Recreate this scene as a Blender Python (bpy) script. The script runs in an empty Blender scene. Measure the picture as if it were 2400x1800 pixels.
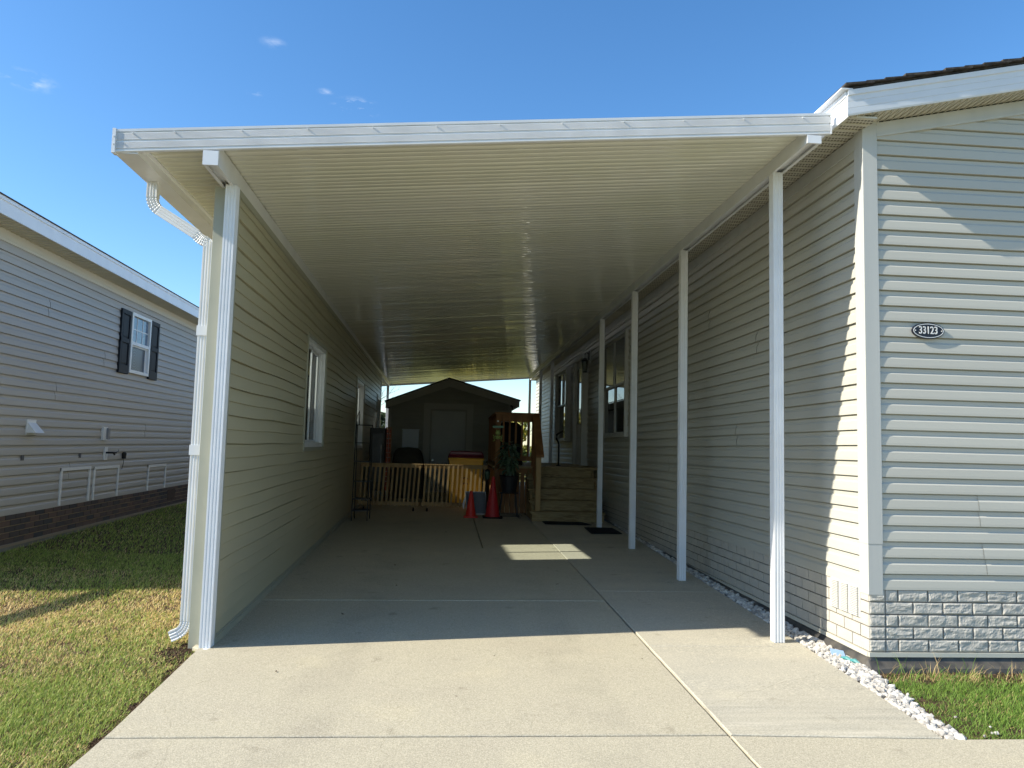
import bpy, bmesh, math, random
from mathutils import Vector, Matrix, noise
random.seed(7)
C = bpy.context.scene.collection
R = math.radians
# ------------------------------------------------------------------ camera
cam_d = bpy.data.cameras.new("camera"); cam = bpy.data.objects.new("camera", cam_d); C.objects.link(cam)
bpy.context.scene.camera = cam
PITCH, YAW, ROLL = .08144, .07498, .02569
cam_d.sensor_fit = 'HORIZONTAL'; cam_d.sensor_width = 36; cam_d.lens = 36*1715/2400
cam_d.clip_start = .05; cam_d.clip_end = 2000
def cam_rows():
    f = Vector((math.sin(YAW), math.cos(YAW), 0)); r = Vector((math.cos(YAW), -math.sin(YAW), 0)); u = Vector((0, 0, 1))
    f2 = f*math.cos(PITCH)+u*math.sin(PITCH); u2 = u*math.cos(PITCH)-f*math.sin(PITCH)
    r3 = r*math.cos(ROLL)+u2*math.sin(ROLL); u3 = u2*math.cos(ROLL)-r*math.sin(ROLL)
    return r3, u3, -f2
r3, u3, b3 = cam_rows()
M = Matrix((r3, u3, b3)).transposed().to_4x4(); M.translation = Vector((0, 0, 1.4))
cam.matrix_world = M
# ------------------------------------------------------------------ light
SUNV = Vector((1.43, .224, -1)).normalized()          # direction the light travels
sd = bpy.data.lights.new("sun", 'SUN'); sun = bpy.data.objects.new("sun", sd); C.objects.link(sun)
sd.energy = 5.0; sd.angle = R(.53); sd.color = (1, .93, .80)
sun.rotation_euler = SUNV.to_track_quat('-Z', 'Y').to_euler(); sun.location = (-12, -4, 12)
w = bpy.data.worlds.new("World"); bpy.context.scene.world = w; w.use_nodes = True
nt = w.node_tree; nt.nodes.clear()
sky = nt.nodes.new('ShaderNodeTexSky'); sky.sky_type = 'NISHITA'; sky.sun_disc = False
sky.sun_elevation = math.asin(-SUNV.z); sky.sun_rotation = math.atan2(-SUNV.x, -SUNV.y)
sky.air_density = 1.0; sky.dust_density = .4; sky.ozone_density = 3.0; sky.altitude = 200
bg = nt.nodes.new('ShaderNodeBackground'); bg.inputs[1].default_value = .13
wo = nt.nodes.new('ShaderNodeOutputWorld')
tc = nt.nodes.new('ShaderNodeTexCoord')
def wn(t, **k):
    n = nt.nodes.new(t)
    for a, b in k.items(): setattr(n, a, b)
    return n
wns = wn('ShaderNodeTexNoise'); wns.inputs['Scale'].default_value = 45; wns.inputs['Detail'].default_value = 8; wns.inputs['Roughness'].default_value = .62
wmap = wn('ShaderNodeMapping'); wmap.inputs['Scale'].default_value = (.8, .8, 2.2)
nt.links.new(tc.outputs['Generated'], wmap.inputs[0]); nt.links.new(wmap.outputs[0], wns.inputs['Vector'])
acc = None
for dirv, rad, amp in (((-.4713, .7974, .3767), .034, .55), ((-.1371, .8994, .415), .036, 1.0), ((-.2543, .8741, .414), .013, .3), ((-.2308, .8534, .4673), .020, .25), ((-.1735, .8873, .4273), .013, .4)):
    c = Vector(dirv).normalized()
    sub = wn('ShaderNodeVectorMath', operation='SUBTRACT'); nt.links.new(tc.outputs['Generated'], sub.inputs[0]); sub.inputs[1].default_value = c
    sc = wn('ShaderNodeVectorMath', operation='MULTIPLY'); nt.links.new(sub.outputs[0], sc.inputs[0]); sc.inputs[1].default_value = (1, 1, 2.6)
    ln = wn('ShaderNodeVectorMath', operation='LENGTH'); nt.links.new(sc.outputs[0], ln.inputs[0])
    mr = wn('ShaderNodeMapRange', interpolation_type='SMOOTHSTEP'); mr.inputs[1].default_value = 0; mr.inputs[2].default_value = rad; mr.inputs[3].default_value = amp; mr.inputs[4].default_value = 0
    nt.links.new(ln.outputs['Value'], mr.inputs[0])
    if acc is None: acc = mr.outputs[0]
    else:
        ad = wn('ShaderNodeMath', operation='ADD'); nt.links.new(acc, ad.inputs[0]); nt.links.new(mr.outputs[0], ad.inputs[1]); acc = ad.outputs[0]
thr = wn('ShaderNodeMapRange'); thr.inputs[1].default_value = .46; thr.inputs[2].default_value = .72
nt.links.new(wns.outputs[0], thr.inputs[0])
mu = wn('ShaderNodeMath', operation='MULTIPLY', use_clamp=True); nt.links.new(acc, mu.inputs[0]); nt.links.new(thr.outputs[0], mu.inputs[1])
mix = wn('ShaderNodeMix', data_type='RGBA'); nt.links.new(mu.outputs[0], mix.inputs[0]); hs = wn('ShaderNodeHueSaturation'); hs.inputs['Saturation'].default_value = 1.22; hs.inputs['Value'].default_value = 1.14; nt.links.new(sky.outputs[0], hs.inputs['Color']); nt.links.new(hs.outputs[0], mix.inputs[6]); mix.inputs[7].default_value = (6, 6.3, 6.8, 1)
nt.links.new(mix.outputs[2], bg.inputs[0]); nt.links.new(bg.outputs[0], wo.inputs[0])
S = bpy.context.scene
S.view_settings.view_transform = 'Standard'; S.view_settings.look = 'None'; S.view_settings.exposure = .66; S.view_settings.gamma = 1
S.cycles.max_bounces = 8; S.cycles.transparent_max_bounces = 12

# ------------------------------------------------------------------ materials
MATS = {}
def mat(name, col, rough=.6, spec=.4, metal=0, var=None, varscale=3., bump=None, bumpscale=60., bumpdist=.002, stretch=(1, 1, 1), fine=None, finescale=300., coat=0):
    """principled material; var = second colour blended by soft noise, fine = third colour speckle"""
    if name in MATS: return MATS[name]
    m = bpy.data.materials.new(name); m.use_nodes = True; t = m.node_tree; b = t.nodes['Principled BSDF']
    b.inputs['Roughness'].default_value = rough; b.inputs['Specular IOR Level'].default_value = spec; b.inputs['Metallic'].default_value = metal
    b.inputs['Coat Weight'].default_value = coat
    g = t.nodes.new('ShaderNodeNewGeometry'); mp = t.nodes.new('ShaderNodeMapping'); mp.inputs['Scale'].default_value = stretch
    t.links.new(g.outputs['Position'], mp.inputs[0])
    cur = None
    def rgb(c):
        n = t.nodes.new('ShaderNodeRGB'); n.outputs[0].default_value = (*c, 1); return n.outputs[0]
    cur = rgb(col)
    def blend(cur, c2, scale, lo, hi, detail):
        n = t.nodes.new('ShaderNodeTexNoise'); n.inputs['Scale'].default_value = scale; n.inputs['Detail'].default_value = detail
        t.links.new(mp.outputs[0], n.inputs['Vector'])
        r = t.nodes.new('ShaderNodeMapRange'); r.inputs[1].default_value = lo; r.inputs[2].default_value = hi; t.links.new(n.outputs[0], r.inputs[0])
        x = t.nodes.new('ShaderNodeMix'); x.data_type = 'RGBA'; t.links.new(r.outputs[0], x.inputs[0]); t.links.new(cur, x.inputs[6]); x.inputs[7].default_value = (*c2, 1)
        return x.outputs[2]
    if var: cur = blend(cur, var, varscale, .38, .66, 6)
    if fine: cur = blend(cur, fine, finescale, .42, .62, 2)
    t.links.new(cur, b.inputs['Base Color'])
    if bump:
        n = t.nodes.new('ShaderNodeTexNoise'); n.inputs['Scale'].default_value = bumpscale; n.inputs['Detail'].default_value = 5
        t.links.new(mp.outputs[0], n.inputs['Vector'])
        bp = t.nodes.new('ShaderNodeBump'); bp.inputs['Strength'].default_value = bump; bp.inputs['Distance'].default_value = bumpdist
        t.links.new(n.outputs[0], bp.inputs['Height']); t.links.new(bp.outputs[0], b.inputs['Normal'])
    MATS[name] = m
    return m
m_white = mat('white_aluminium', (.80, .81, .82), .32, .5, var=(.74, .75, .76), varscale=4)
m_soffit_white = mat('cream_roof_pan', (.78, .77, .675), .02, .85, var=(.75, .75, .62), varscale=1.2)
m_vinylw = mat('white_vinyl', (.78, .79, .79), .4, .45, var=(.72, .73, .73), varscale=5)
m_siding = mat('house_siding', (.51, .495, .425), .45, .35, var=(.48, .465, .40), varscale=2.2, bump=.25, bumpscale=35, bumpdist=.001, stretch=(.15, .15, 1.6))
m_corner = mat('corner_vinyl', (.55, .545, .50), .5, .35, var=(.50, .50, .46), varscale=3, bump=.35, bumpscale=60, bumpdist=.0012, stretch=(2, 2, .08))
m_olive = mat('tan_siding', (.48, .445, .30), .42, .4, var=(.45, .415, .285), varscale=1.5, bump=.2, bumpscale=30, bumpdist=.001, stretch=(.2, .2, 1.5))
m_olivetrim = mat('tan_trim', (.39, .385, .30), .4, .4, var=(.36, .36, .28), varscale=4)
m_soffit = mat('vented_soffit', (.60, .575, .475), .5, .35, var=(.56, .54, .45), varscale=5)
m_hole = mat('soffit_hole', (.20, .185, .15), .9, .1)
m_brick = mat('faux_brick', (.56, .525, .45), .7, .3, var=(.49, .46, .40), varscale=9, bump=.7, bumpscale=90, bumpdist=.003, fine=(.50, .47, .41), finescale=90)
m_mortar = mat('mortar', (.20, .18, .16), .9, .1, var=(.15, .14, .12), varscale=20)
m_fascia = mat('fascia_metal', (.76, .78, .80), .34, .45, var=(.70, .72, .74), varscale=3)
m_shingle = mat('shingle', (.05, .045, .042), .95, .1, var=(.09, .08, .07), varscale=30, bump=.6, bumpscale=150, bumpdist=.003)
m_blackplastic = mat('black_plastic', (.025, .027, .03), .35, .5, var=(.05, .05, .05), varscale=6, bump=.3, bumpscale=20, bumpdist=.004)
m_dirtplastic = mat('dusty_black_plastic', (.045, .045, .045), .55, .4, var=(.11, .10, .085), varscale=9, bump=.3, bumpscale=25, bumpdist=.004)
m_nsiding = mat('grey_siding', (.43, .412, .385), .5, .35, var=(.395, .38, .357), varscale=1.3, bump=.25, bumpscale=30, bumpdist=.001, stretch=(.15, .15, 1.6))
m_ntrim = mat('cream_frieze', (.58, .56, .48), .5, .35)
m_shutter = mat('navy_black_shutter', (.013, .016, .023), .55, .2, bump=.3, bumpscale=90)
m_wood = mat('treated_wood', (.50, .33, .15), .7, .25, var=(.30, .17, .07), varscale=5, bump=.5, bumpscale=40, bumpdist=.002, stretch=(1, 1, .2), fine=(.46, .31, .15), finescale=30)
m_stair = mat('stair_wood', (.33, .245, .12), .72, .25, var=(.19, .125, .055), varscale=5, bump=.5, bumpscale=30, bumpdist=.002, stretch=(.35, 1, 2.5), fine=(.38, .29, .15), finescale=22)
m_rail = mat('stained_rail', (.29, .135, .045), .6, .3, var=(.20, .085, .03), varscale=6, bump=.4, bumpscale=40, stretch=(1, 1, .3))
m_black = mat('black_metal', (.012, .012, .012), .45, .4)
m_shed = mat('shed_siding', (.31, .30, .255), .55, .3, var=(.28, .27, .235), varscale=2)
m_shedtrim = mat('shed_trim', (.40, .385, .345), .5, .3)
m_sheddoor = mat('shed_door_paint', (.36, .36, .335), .4, .4, var=(.33, .33, .31), varscale=2)
m_cone = mat('cone_red', (.80, .045, .025), .38, .5, var=(.70, .03, .02), varscale=9)
m_cone2 = mat('cone_dark_red', (.55, .025, .03), .4, .5, var=(.45, .02, .025), varscale=9)
m_rubber = mat('black_rubber', (.015, .015, .015), .8, .2, bump=.5, bumpscale=200)
m_yellow = mat('yellow_plastic', (.75, .44, .02), .4, .45, var=(.68, .39, .02), varscale=6)
m_maroon = mat('maroon_plastic', (.16, .008, .025), .35, .5)
m_cover = mat('olive_canvas', (.085, .08, .06), .85, .15, var=(.06, .057, .045), varscale=3, bump=.5, bumpscale=8, bumpdist=.02)
m_leaf = mat('plant_leaf', (.05, .10, .05), .35, .5, var=(.16, .22, .15), varscale=22)
m_soil = mat('soil', (.055, .036, .022), .95, .1, var=(.12, .08, .05), varscale=18, bump=1, bumpscale=60, bumpdist=.02)
m_gravel = mat('white_stone', (.64, .61, .55), .85, .2, var=(.30, .28, .25), varscale=17, bump=.5, bumpscale=120, bumpdist=.003)
m_bark = mat('bark', (.12, .09, .065), .9, .1, var=(.07, .055, .04), varscale=8, bump=.8, bumpscale=30, bumpdist=.01)
m_dark = mat('dark_interior', (.01, .011, .012), .9, .05)
m_silver = mat('silver_frame', (.6, .61, .62), .3, .5, metal=.8)
m_green = mat('green_glaze', (.03, .22, .09), .3, .5)
m_teal = mat('teal_plastic', (.06, .26, .26), .5, .4); m_blue = mat('blue_plastic', (.20, .30, .46), .5, .4)
m_frog = mat('frog_paint', (.42, .52, .16), .5, .3); m_numw = mat('silver_paint', (.72, .72, .70), .4, .5)
m_navy = mat('plaque_enamel', (.006, .006, .014), .35, .5)
m_red = mat('red_lattice', (.50, .10, .03), .5, .4, var=(.12, .02, .01), varscale=30)
m_greenpatina = mat('patina_metal', (.07, .12, .08), .35, .5, metal=.5)
def concrete(name, a, b, c, streak=False, bumpd=.0022):
    m = mat(name, a, .85, .25, var=b, varscale=2.2 if not streak else 1.6, fine=c, finescale=140 if not streak else 150, bump=.8, bumpscale=170, bumpdist=bumpd, stretch=(1, 1, 1) if not streak else (.6, 1.6, 1))
    t = m.node_tree; bs = t.nodes['Principled BSDF']; src = bs.inputs['Base Color'].links[0].from_socket
    g = [n for n in t.nodes if n.type == 'NEW_GEOMETRY'][0]
    # stains: darker soft spots and broad mottling
    for scale, lo, hi, col, amt in ((.55, .50, .80, (.90, .88, .85), .6), (5.0, .64, .74, (.60, .58, .56), .6), (1.7, .58, .70, (1.1, 1.09, 1.05), .7)):
        n = t.nodes.new('ShaderNodeTexNoise'); n.inputs['Scale'].default_value = scale; n.inputs['Detail'].default_value = 7; t.links.new(g.outputs['Position'], n.inputs['Vector'])
        r = t.nodes.new('ShaderNodeMapRange'); r.inputs[1].default_value = lo; r.inputs[2].default_value = hi; r.inputs[4].default_value = amt; t.links.new(n.outputs[0], r.inputs[0])
        x = t.nodes.new('ShaderNodeMix'); x.data_type = 'RGBA'; x.blend_type = 'MULTIPLY'; t.links.new(r.outputs[0], x.inputs[0]); t.links.new(src, x.inputs[6]); x.inputs[7].default_value = (*col, 1); src = x.outputs[2]
    if streak:
        def nz(sc, st, lo, hi, amt, col, blend, mask=None):
            nonlocal src
            mp_ = t.nodes.new('ShaderNodeMapping'); mp_.inputs['Scale'].default_value = st; t.links.new(g.outputs['Position'], mp_.inputs[0])
            n = t.nodes.new('ShaderNodeTexNoise'); n.inputs['Scale'].default_value = sc; n.inputs['Detail'].default_value = 4; t.links.new(mp_.outputs[0], n.inputs['Vector'])
            r = t.nodes.new('ShaderNodeMapRange'); r.inputs[1].default_value = lo; r.inputs[2].default_value = hi; r.inputs[4].default_value = amt; t.links.new(n.outputs[0], r.inputs[0])
            f = r.outputs[0]
            if mask:
                sx = t.nodes.new('ShaderNodeSeparateXYZ'); t.links.new(g.outputs['Position'], sx.inputs[0]); m2 = t.nodes.new('ShaderNodeMapRange'); m2.interpolation_type = 'SMOOTHSTEP'
                m2.inputs[1].default_value = mask[0]; m2.inputs[2].default_value = mask[1]; t.links.new(sx.outputs[1], m2.inputs[0]); mm = t.nodes.new('ShaderNodeMath'); mm.operation = 'MULTIPLY'; t.links.new(f, mm.inputs[0]); t.links.new(m2.outputs[0], mm.inputs[1]); f = mm.outputs[0]
            x = t.nodes.new('ShaderNodeMix'); x.data_type = 'RGBA'; x.blend_type = blend; t.links.new(f, x.inputs[0]); t.links.new(src, x.inputs[6]); x.inputs[7].default_value = (*col, 1); src = x.outputs[2]
        nz(9, (.10, 2.4, 1), .44, .66, .5, (.76, .78, .80), 'MULTIPLY', (4.35, 3.95))
        nz(16, (.10, 2.4, 1), .57, .68, .5, (.62, .57, .46), 'MIX', (4.5, 3.9))
        nz(38, (.6, 1.6, 1), .62, .68, .75, (.66, .60, .46), 'MIX', (3.9, 4.4))
    sx = t.nodes.new('ShaderNodeSeparateXYZ'); t.links.new(g.outputs['Position'], sx.inputs[0])
    if not streak:    # faint tyre tracks, broken up by noise
        for cx_ in (-.72, .78):
            su = t.nodes.new('ShaderNodeMath'); su.operation = 'SUBTRACT'; su.inputs[1].default_value = cx_; t.links.new(sx.outputs[0], su.inputs[0])
            ab = t.nodes.new('ShaderNodeMath'); ab.operation = 'ABSOLUTE'; t.links.new(su.outputs[0], ab.inputs[0])
            m2 = t.nodes.new('ShaderNodeMapRange'); m2.interpolation_type = 'SMOOTHSTEP'; m2.inputs[1].default_value = .24; m2.inputs[2].default_value = .08; t.links.new(ab.outputs[0], m2.inputs[0])
            n = t.nodes.new('ShaderNodeTexNoise'); n.inputs['Scale'].default_value = 2.6; n.inputs['Detail'].default_value = 6; t.links.new(g.outputs['Position'], n.inputs['Vector'])
            r = t.nodes.new('ShaderNodeMapRange'); r.inputs[1].default_value = .38; r.inputs[2].default_value = .66; t.links.new(n.outputs[0], r.inputs[0])
            mm = t.nodes.new('ShaderNodeMath'); mm.operation = 'MULTIPLY'; t.links.new(m2.outputs[0], mm.inputs[0]); t.links.new(r.outputs[0], mm.inputs[1])
            x = t.nodes.new('ShaderNodeMix'); x.data_type = 'RGBA'; x.blend_type = 'MULTIPLY'; t.links.new(mm.outputs[0], x.inputs[0]); t.links.new(src, x.inputs[6]); x.inputs[7].default_value = (.90, .90, .905, 1); src = x.outputs[2]
    # hairline cracks
    vn = t.nodes.new('ShaderNodeTexVoronoi'); vn.feature = 'DISTANCE_TO_EDGE'; vn.inputs['Scale'].default_value = .55
    nn_ = t.nodes.new('ShaderNodeTexNoise'); nn_.inputs['Scale'].default_value = 3; nn_.inputs['Detail'].default_value = 6; t.links.new(g.outputs['Position'], nn_.inputs['Vector'])
    va = t.nodes.new('ShaderNodeVectorMath'); va.operation = 'MULTIPLY_ADD'; va.inputs[1].default_value = (.35, .35, .0); t.links.new(nn_.outputs['Color'], va.inputs[0]); t.links.new(g.outputs['Position'], va.inputs[2]); t.links.new(va.outputs[0], vn.inputs['Vector'])
    r = t.nodes.new('ShaderNodeMapRange'); r.inputs[1].default_value = .0011; r.inputs[2].default_value = .0003; r.inputs[4].default_value = .35; t.links.new(vn.outputs['Distance'], r.inputs[0])
    x = t.nodes.new('ShaderNodeMix'); x.data_type = 'RGBA'; x.blend_type = 'MULTIPLY'; t.links.new(r.outputs[0], x.inputs[0]); t.links.new(src, x.inputs[6]); x.inputs[7].default_value = (.5, .48, .45, 1); src = x.outputs[2]
    # fine aggregate
    n = t.nodes.new('ShaderNodeTexVoronoi'); n.inputs['Scale'].default_value = 210; t.links.new(g.outputs['Position'], n.inputs['Vector'])
    r = t.nodes.new('ShaderNodeMapRange'); r.inputs[1].default_value = 0; r.inputs[2].default_value = 1; r.inputs[3].default_value = .78; r.inputs[4].default_value = 1.18
    sp = t.nodes.new('ShaderNodeSeparateColor'); t.links.new(n.outputs['Color'], sp.inputs[0]); t.links.new(sp.outputs[0], r.inputs[0])
    x = t.nodes.new('ShaderNodeMix'); x.data_type = 'RGBA'; x.blend_type = 'MULTIPLY'; x.inputs[0].default_value = .45 if streak else 1; t.links.new(src, x.inputs[6]); t.links.new(r.outputs[0], x.inputs[7])
    t.links.new(x.outputs[2], bs.inputs['Base Color'])
    return m
m_conc = concrete('driveway_concrete', (.46, .415, .30), (.43, .385, .285), (.51, .465, .35))
m_conc2 = concrete('broomed_concrete', (.45, .41, .315), (.36, .335, .27), (.56, .52, .41), streak=True, bumpd=.0012)
def glass_mat(name, tint=(.9, .95, .95), ior=1.5):
    m = bpy.data.materials.new(name); m.use_nodes = True; t = m.node_tree; t.nodes.clear()
    o = t.nodes.new('ShaderNodeOutputMaterial'); tr = t.nodes.new('ShaderNodeBsdfTransparent'); gl = t.nodes.new('ShaderNodeBsdfGlossy'); gl.inputs['Roughness'].default_value = .02
    tr.inputs[0].default_value = (*tint, 1); fr = t.nodes.new('ShaderNodeFresnel'); fr.inputs[0].default_value = ior; mx = t.nodes.new('ShaderNodeMixShader')
    t.links.new(fr.outputs[0], mx.inputs[0]); t.links.new(tr.outputs[0], mx.inputs[1]); t.links.new(gl.outputs[0], mx.inputs[2]); t.links.new(mx.outputs[0], o.inputs[0])
    return m
m_glass = glass_mat('clear_glass')
m_pane = mat('dark_window_glass', (.012, .016, .02), .03, .9)
m_paneblue = mat('curtained_glass', (.16, .22, .30), .05, .8, var=(.10, .15, .22), varscale=8, stretch=(1, 1, 4))
def rings_mat():
    m = bpy.data.materials.new('ringed_screen'); m.use_nodes = True; t = m.node_tree; b = t.nodes['Principled BSDF']
    g = t.nodes.new('ShaderNodeNewGeometry'); s = t.nodes.new('ShaderNodeVectorMath'); s.operation = 'SUBTRACT'; s.inputs[1].default_value = (-5.12, 12.0, 2.6); t.links.new(g.outputs['Position'], s.inputs[0])
    l = t.nodes.new('ShaderNodeVectorMath'); l.operation = 'LENGTH'; t.links.new(s.outputs[0], l.inputs[0])
    q = t.nodes.new('ShaderNodeMath'); q.operation = 'MULTIPLY'; q.inputs[1].default_value = 150; t.links.new(l.outputs['Value'], q.inputs[0])
    si = t.nodes.new('ShaderNodeMath'); si.operation = 'SINE'; t.links.new(q.outputs[0], si.inputs[0])
    r = t.nodes.new('ShaderNodeMapRange'); r.inputs[1].default_value = -1; t.links.new(si.outputs[0], r.inputs[0])
    x = t.nodes.new('ShaderNodeMix'); x.data_type = 'RGBA'; t.links.new(r.outputs[0], x.inputs[0]); x.inputs[6].default_value = (.018, .035, .055, 1); x.inputs[7].default_value = (.06, .10, .14, 1)
    t.links.new(x.outputs[2], b.inputs['Base Color']); b.inputs['Roughness'].default_value = .3
    return m
m_rings = rings_mat()

# ------------------------------------------------------------------ object helpers
def tag(o, label=None, cat=None, group=None, kind=None):
    if label: o['label'] = label
    if cat: o['category'] = cat
    if group: o['group'] = group
    if kind: o['kind'] = kind
    return o
def thing(name, label, cat, loc=(0, 0, 0), group=None):
    o = bpy.data.objects.new(name, None); C.objects.link(o); o.location = loc; o.empty_display_size = .2
    return tag(o, label, cat, group)
def wloc(o):
    v = Vector((0, 0, 0))
    while o: v += o.location; o = o.parent
    return v
class MB:
    def __init__(s): s.v = []; s.f = []
    def add(s, vs, fs):
        n = len(s.v); s.v += [tuple(v) for v in vs]; s.f += [tuple(i+n for i in f) for f in fs]
    def box(s, x0, x1, y0, y1, z0, z1, fn=None):
        vs = [(x, y, z) for z in (z0, z1) for y in (y0, y1) for x in (x0, x1)]
        if fn: vs = [fn(*v) for v in vs]
        s.add(vs, [(0, 2, 3, 1), (4, 5, 7, 6), (0, 1, 5, 4), (2, 6, 7, 3), (0, 4, 6, 2), (1, 3, 7, 5)])
        return s
    def sweep(s, ring, path, up=Vector((0, 1, 0)), cap=True, scales=None):
        """ring: 2-D points (a,b); path: 3-D points; a along side, b along up"""
        P = [Vector(p) for p in path]; n = len(ring); base = len(s.v)
        for i, p in enumerate(P):
            t = (P[min(i+1, len(P)-1)]-P[max(i-1, 0)]).normalized()
            side = t.cross(up)
            if side.length < 1e-4: side = t.cross(Vector((1, 0, 0)))
            side.normalize(); u = side.cross(t).normalized(); k = scales[i] if scales else 1
            for a, b in ring: s.v.append(tuple(p+side*a*k+u*b*k))
        for i in range(len(P)-1):
            for j in range(n):
                a = base+i*n+j; b = base+i*n+(j+1) % n
                s.f.append((a, b, b+n, a+n))
        if cap: s.f.append(tuple(base+j for j in range(n))[::-1]); s.f.append(tuple(base+(len(P)-1)*n+j for j in range(n)))
        return s
    def tube(s, path, r, n=8, up=Vector((0, 0, 1)), scales=None):
        return s.sweep([(r*math.cos(2*PI*k/n), r*math.sin(2*PI*k/n)) for k in range(n)], path, up, scales=scales)
    def lathe(s, prof, c=(0, 0, 0), n=24, sx=1, sy=1):
        base = len(s.v)
        for r, z in prof:
            for k in range(n): s.v.append((c[0]+r*sx*math.cos(2*PI*k/n), c[1]+r*sy*math.sin(2*PI*k/n), c[2]+z))
        for i in range(len(prof)-1):
            for k in range(n):
                a = base+i*n+k; b = base+i*n+(k+1) % n; s.f.append((a, b, b+n, a+n))
        s.f.append(tuple(base+k for k in range(n))[::-1]); s.f.append(tuple(base+(len(prof)-1)*n+k for k in range(n)))
        return s
    def prism(s, poly, z0, z1, fn=None):
        n = len(poly); vs = [(*p, z0) for p in poly]+[(*p, z1) for p in poly]
        if fn: vs = [fn(*v) for v in vs]
        s.add(vs, [tuple(range(n))[::-1], tuple(range(n, 2*n))]+[(i, (i+1) % n, (i+1) % n+n, i+n) for i in range(n)])
        return s
    def build(s, name, m, parent=None, smooth=False, bevel=0, label=None, clips=(), fixn=True):
        me = bpy.data.meshes.new(name); off = wloc(parent) if parent else Vector((0, 0, 0))
        me.from_pydata([tuple(Vector(v)-off) for v in s.v], [], s.f)
        o = bpy.data.objects.new(name, me); C.objects.link(o)
        if fixn or clips:
            bm = bmesh.new(); bm.from_mesh(me)
            for co, no in clips:
                bmesh.ops.bisect_plane(bm, geom=bm.verts[:]+bm.edges[:]+bm.faces[:], plane_co=Vector(co)-off, plane_no=Vector(no), clear_outer=True)
            if fixn: bmesh.ops.recalc_face_normals(bm, faces=bm.faces[:])
            bm.to_mesh(me); bm.free()
        me.materials.append(m)
        if smooth: me.polygons.foreach_set('use_smooth', [True]*len(me.polygons))
        if bevel:
            b = o.modifiers.new('bevel', 'BEVEL'); b.width = bevel; b.segments = 2; b.limit_method = 'ANGLE'
        if parent: o.parent = parent
        if label: o['label'] = label
        return o
PI = math.pi
def gz(y): return .008*(y-5.25)
def copy_tree(o, parent=None):
    c = o.copy(); C.objects.link(c); c.parent = parent
    for ch in list(o.children): copy_tree(ch, c)
    return c

# ================================================================== SETTING: ground, concrete, gravel, grass
def grid_sheet(x0, x1, y0, y1, nx, ny, zf):
    mb = MB(); vs = [(x0+(x1-x0)*i/nx, y0+(y1-y0)*j/ny) for j in range(ny+1) for i in range(nx+1)]
    mb.add([(x, y, zf(x, y)) for x, y in vs], [(j*(nx+1)+i, j*(nx+1)+i+1, (j+1)*(nx+1)+i+1, (j+1)*(nx+1)+i) for j in range(ny) for i in range(nx)])
    return mb
m_ground = mat('far_lawn', (.16, .15, .05), .95, .1, var=(.25, .21, .09), varscale=.5, fine=(.10, .12, .035), finescale=9)
gp = grid_sheet(-400, 400, -300, 500, 4, 4, lambda x, y: -.16).build('ground', m_ground); tag(gp, kind='structure')
def lawnz(x, y): return gz(y)-.035+.055*max(0, min(1, (-x-3.6)/1.4))+.012*noise.noise(Vector((x*.9, y*.9, 3)))
lb = grid_sheet(-9, -1.4, -2, 34, 40, 120, lawnz).build('lawn_soil', m_soil, smooth=True); tag(lb, kind='structure')
rb = grid_sheet(2.3, 9, 3.4, 4.95, 60, 20, lambda x, y: gz(y)-.03+.012*noise.noise(Vector((x*2, y*2, 1)))).build('bed_soil', m_soil, smooth=True); tag(rb, kind='structure')
back = grid_sheet(-9, 12, 24.6, 60, 30, 40, lambda x, y: .06+.03*noise.noise(Vector((x*.3, y*.3, 0)))).build('back_lawn', mat('back_lawn_grass', (.34, .31, .10), .95, .1, var=(.24, .25, .07), varscale=.8), smooth=True); tag(back, kind='structure')
def slab(name, poly, m, top=0.0):
    mb = MB(); n = len(poly)
    # refine the edges so that they can be slightly chipped
    P = []
    for i in range(n):
        a = Vector(poly[i]); b = Vector(poly[(i+1) % n]); L = (b-a).length; k = max(1, int(L/.05)) if L < 9 else 12
        for j in range(k): P.append(a+(b-a)*j/k)
    def wob(p, s): return (p.x+s*noise.noise(Vector((p.x*9, p.y*9, 1))), p.y+s*noise.noise(Vector((p.x*9, p.y*9, 7))))
    cen = sum(P, Vector((0, 0)))/len(P)
    N = len(P)
    outer = [wob(p, .003) for p in P]
    inner = []
    for i, p in enumerate(P):
        q = P[i-1]; r = P[(i+1) % N]; t = (r-q).normalized(); nn = Vector((-t.y, t.x))
        if nn.dot(cen-p) < 0: nn = -nn
        inner.append(wob(p+nn*.005, .0015))
    vs = [(x, y, gz(y)-.12) for x, y in outer]+[(x, y, gz(y)-.005+top) for x, y in outer]+[(x, y, gz(y)+top) for x, y in inner]
    fs = []
    for i in range(N):
        j = (i+1) % N; fs += [(i, j, j+N, i+N), (i+N, j+N, j+2*N, i+2*N)]
    fs.append(tuple(range(2*N, 3*N))); mb.add(vs, fs)
    o = mb.build(name, m); tag(o, kind='structure'); return o
def lx(y): return -1.655-.03*(y-5.1)-.08
g_ = .006
slab('driveway', [(-1.62, -1), (1.40-g_, -1), (1.40-g_, 3.656), (-1.59, 3.656)], m_conc)
slab('driveway', [(-1.59, 3.674), (1.40-g_, 3.674), (1.395-g_, 6.63), (-1.745, 6.54), (-1.70, 5.14), (-1.652, 5.10)], m_conc)
slab('driveway', [(-1.745, 6.548), (1.395-g_, 6.638), (1.385-g_, 9.73), (-1.85, 9.55)], m_conc, .002)
slab('driveway', [(-1.85, 9.558), (.40-g_, 9.68), (.34-g_, 15), (-2.1, 15)], m_conc)
slab('driveway', [(.40+g_, 9.69), (1.385-g_, 9.738), (1.34-g_, 15), (.34+g_, 15)], m_conc, .001)
slab('driveway', [(-2.1, 15.01), (2.75, 15.01), (2.75, 24.5), (-2.5, 24.5)], m_conc)
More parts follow.
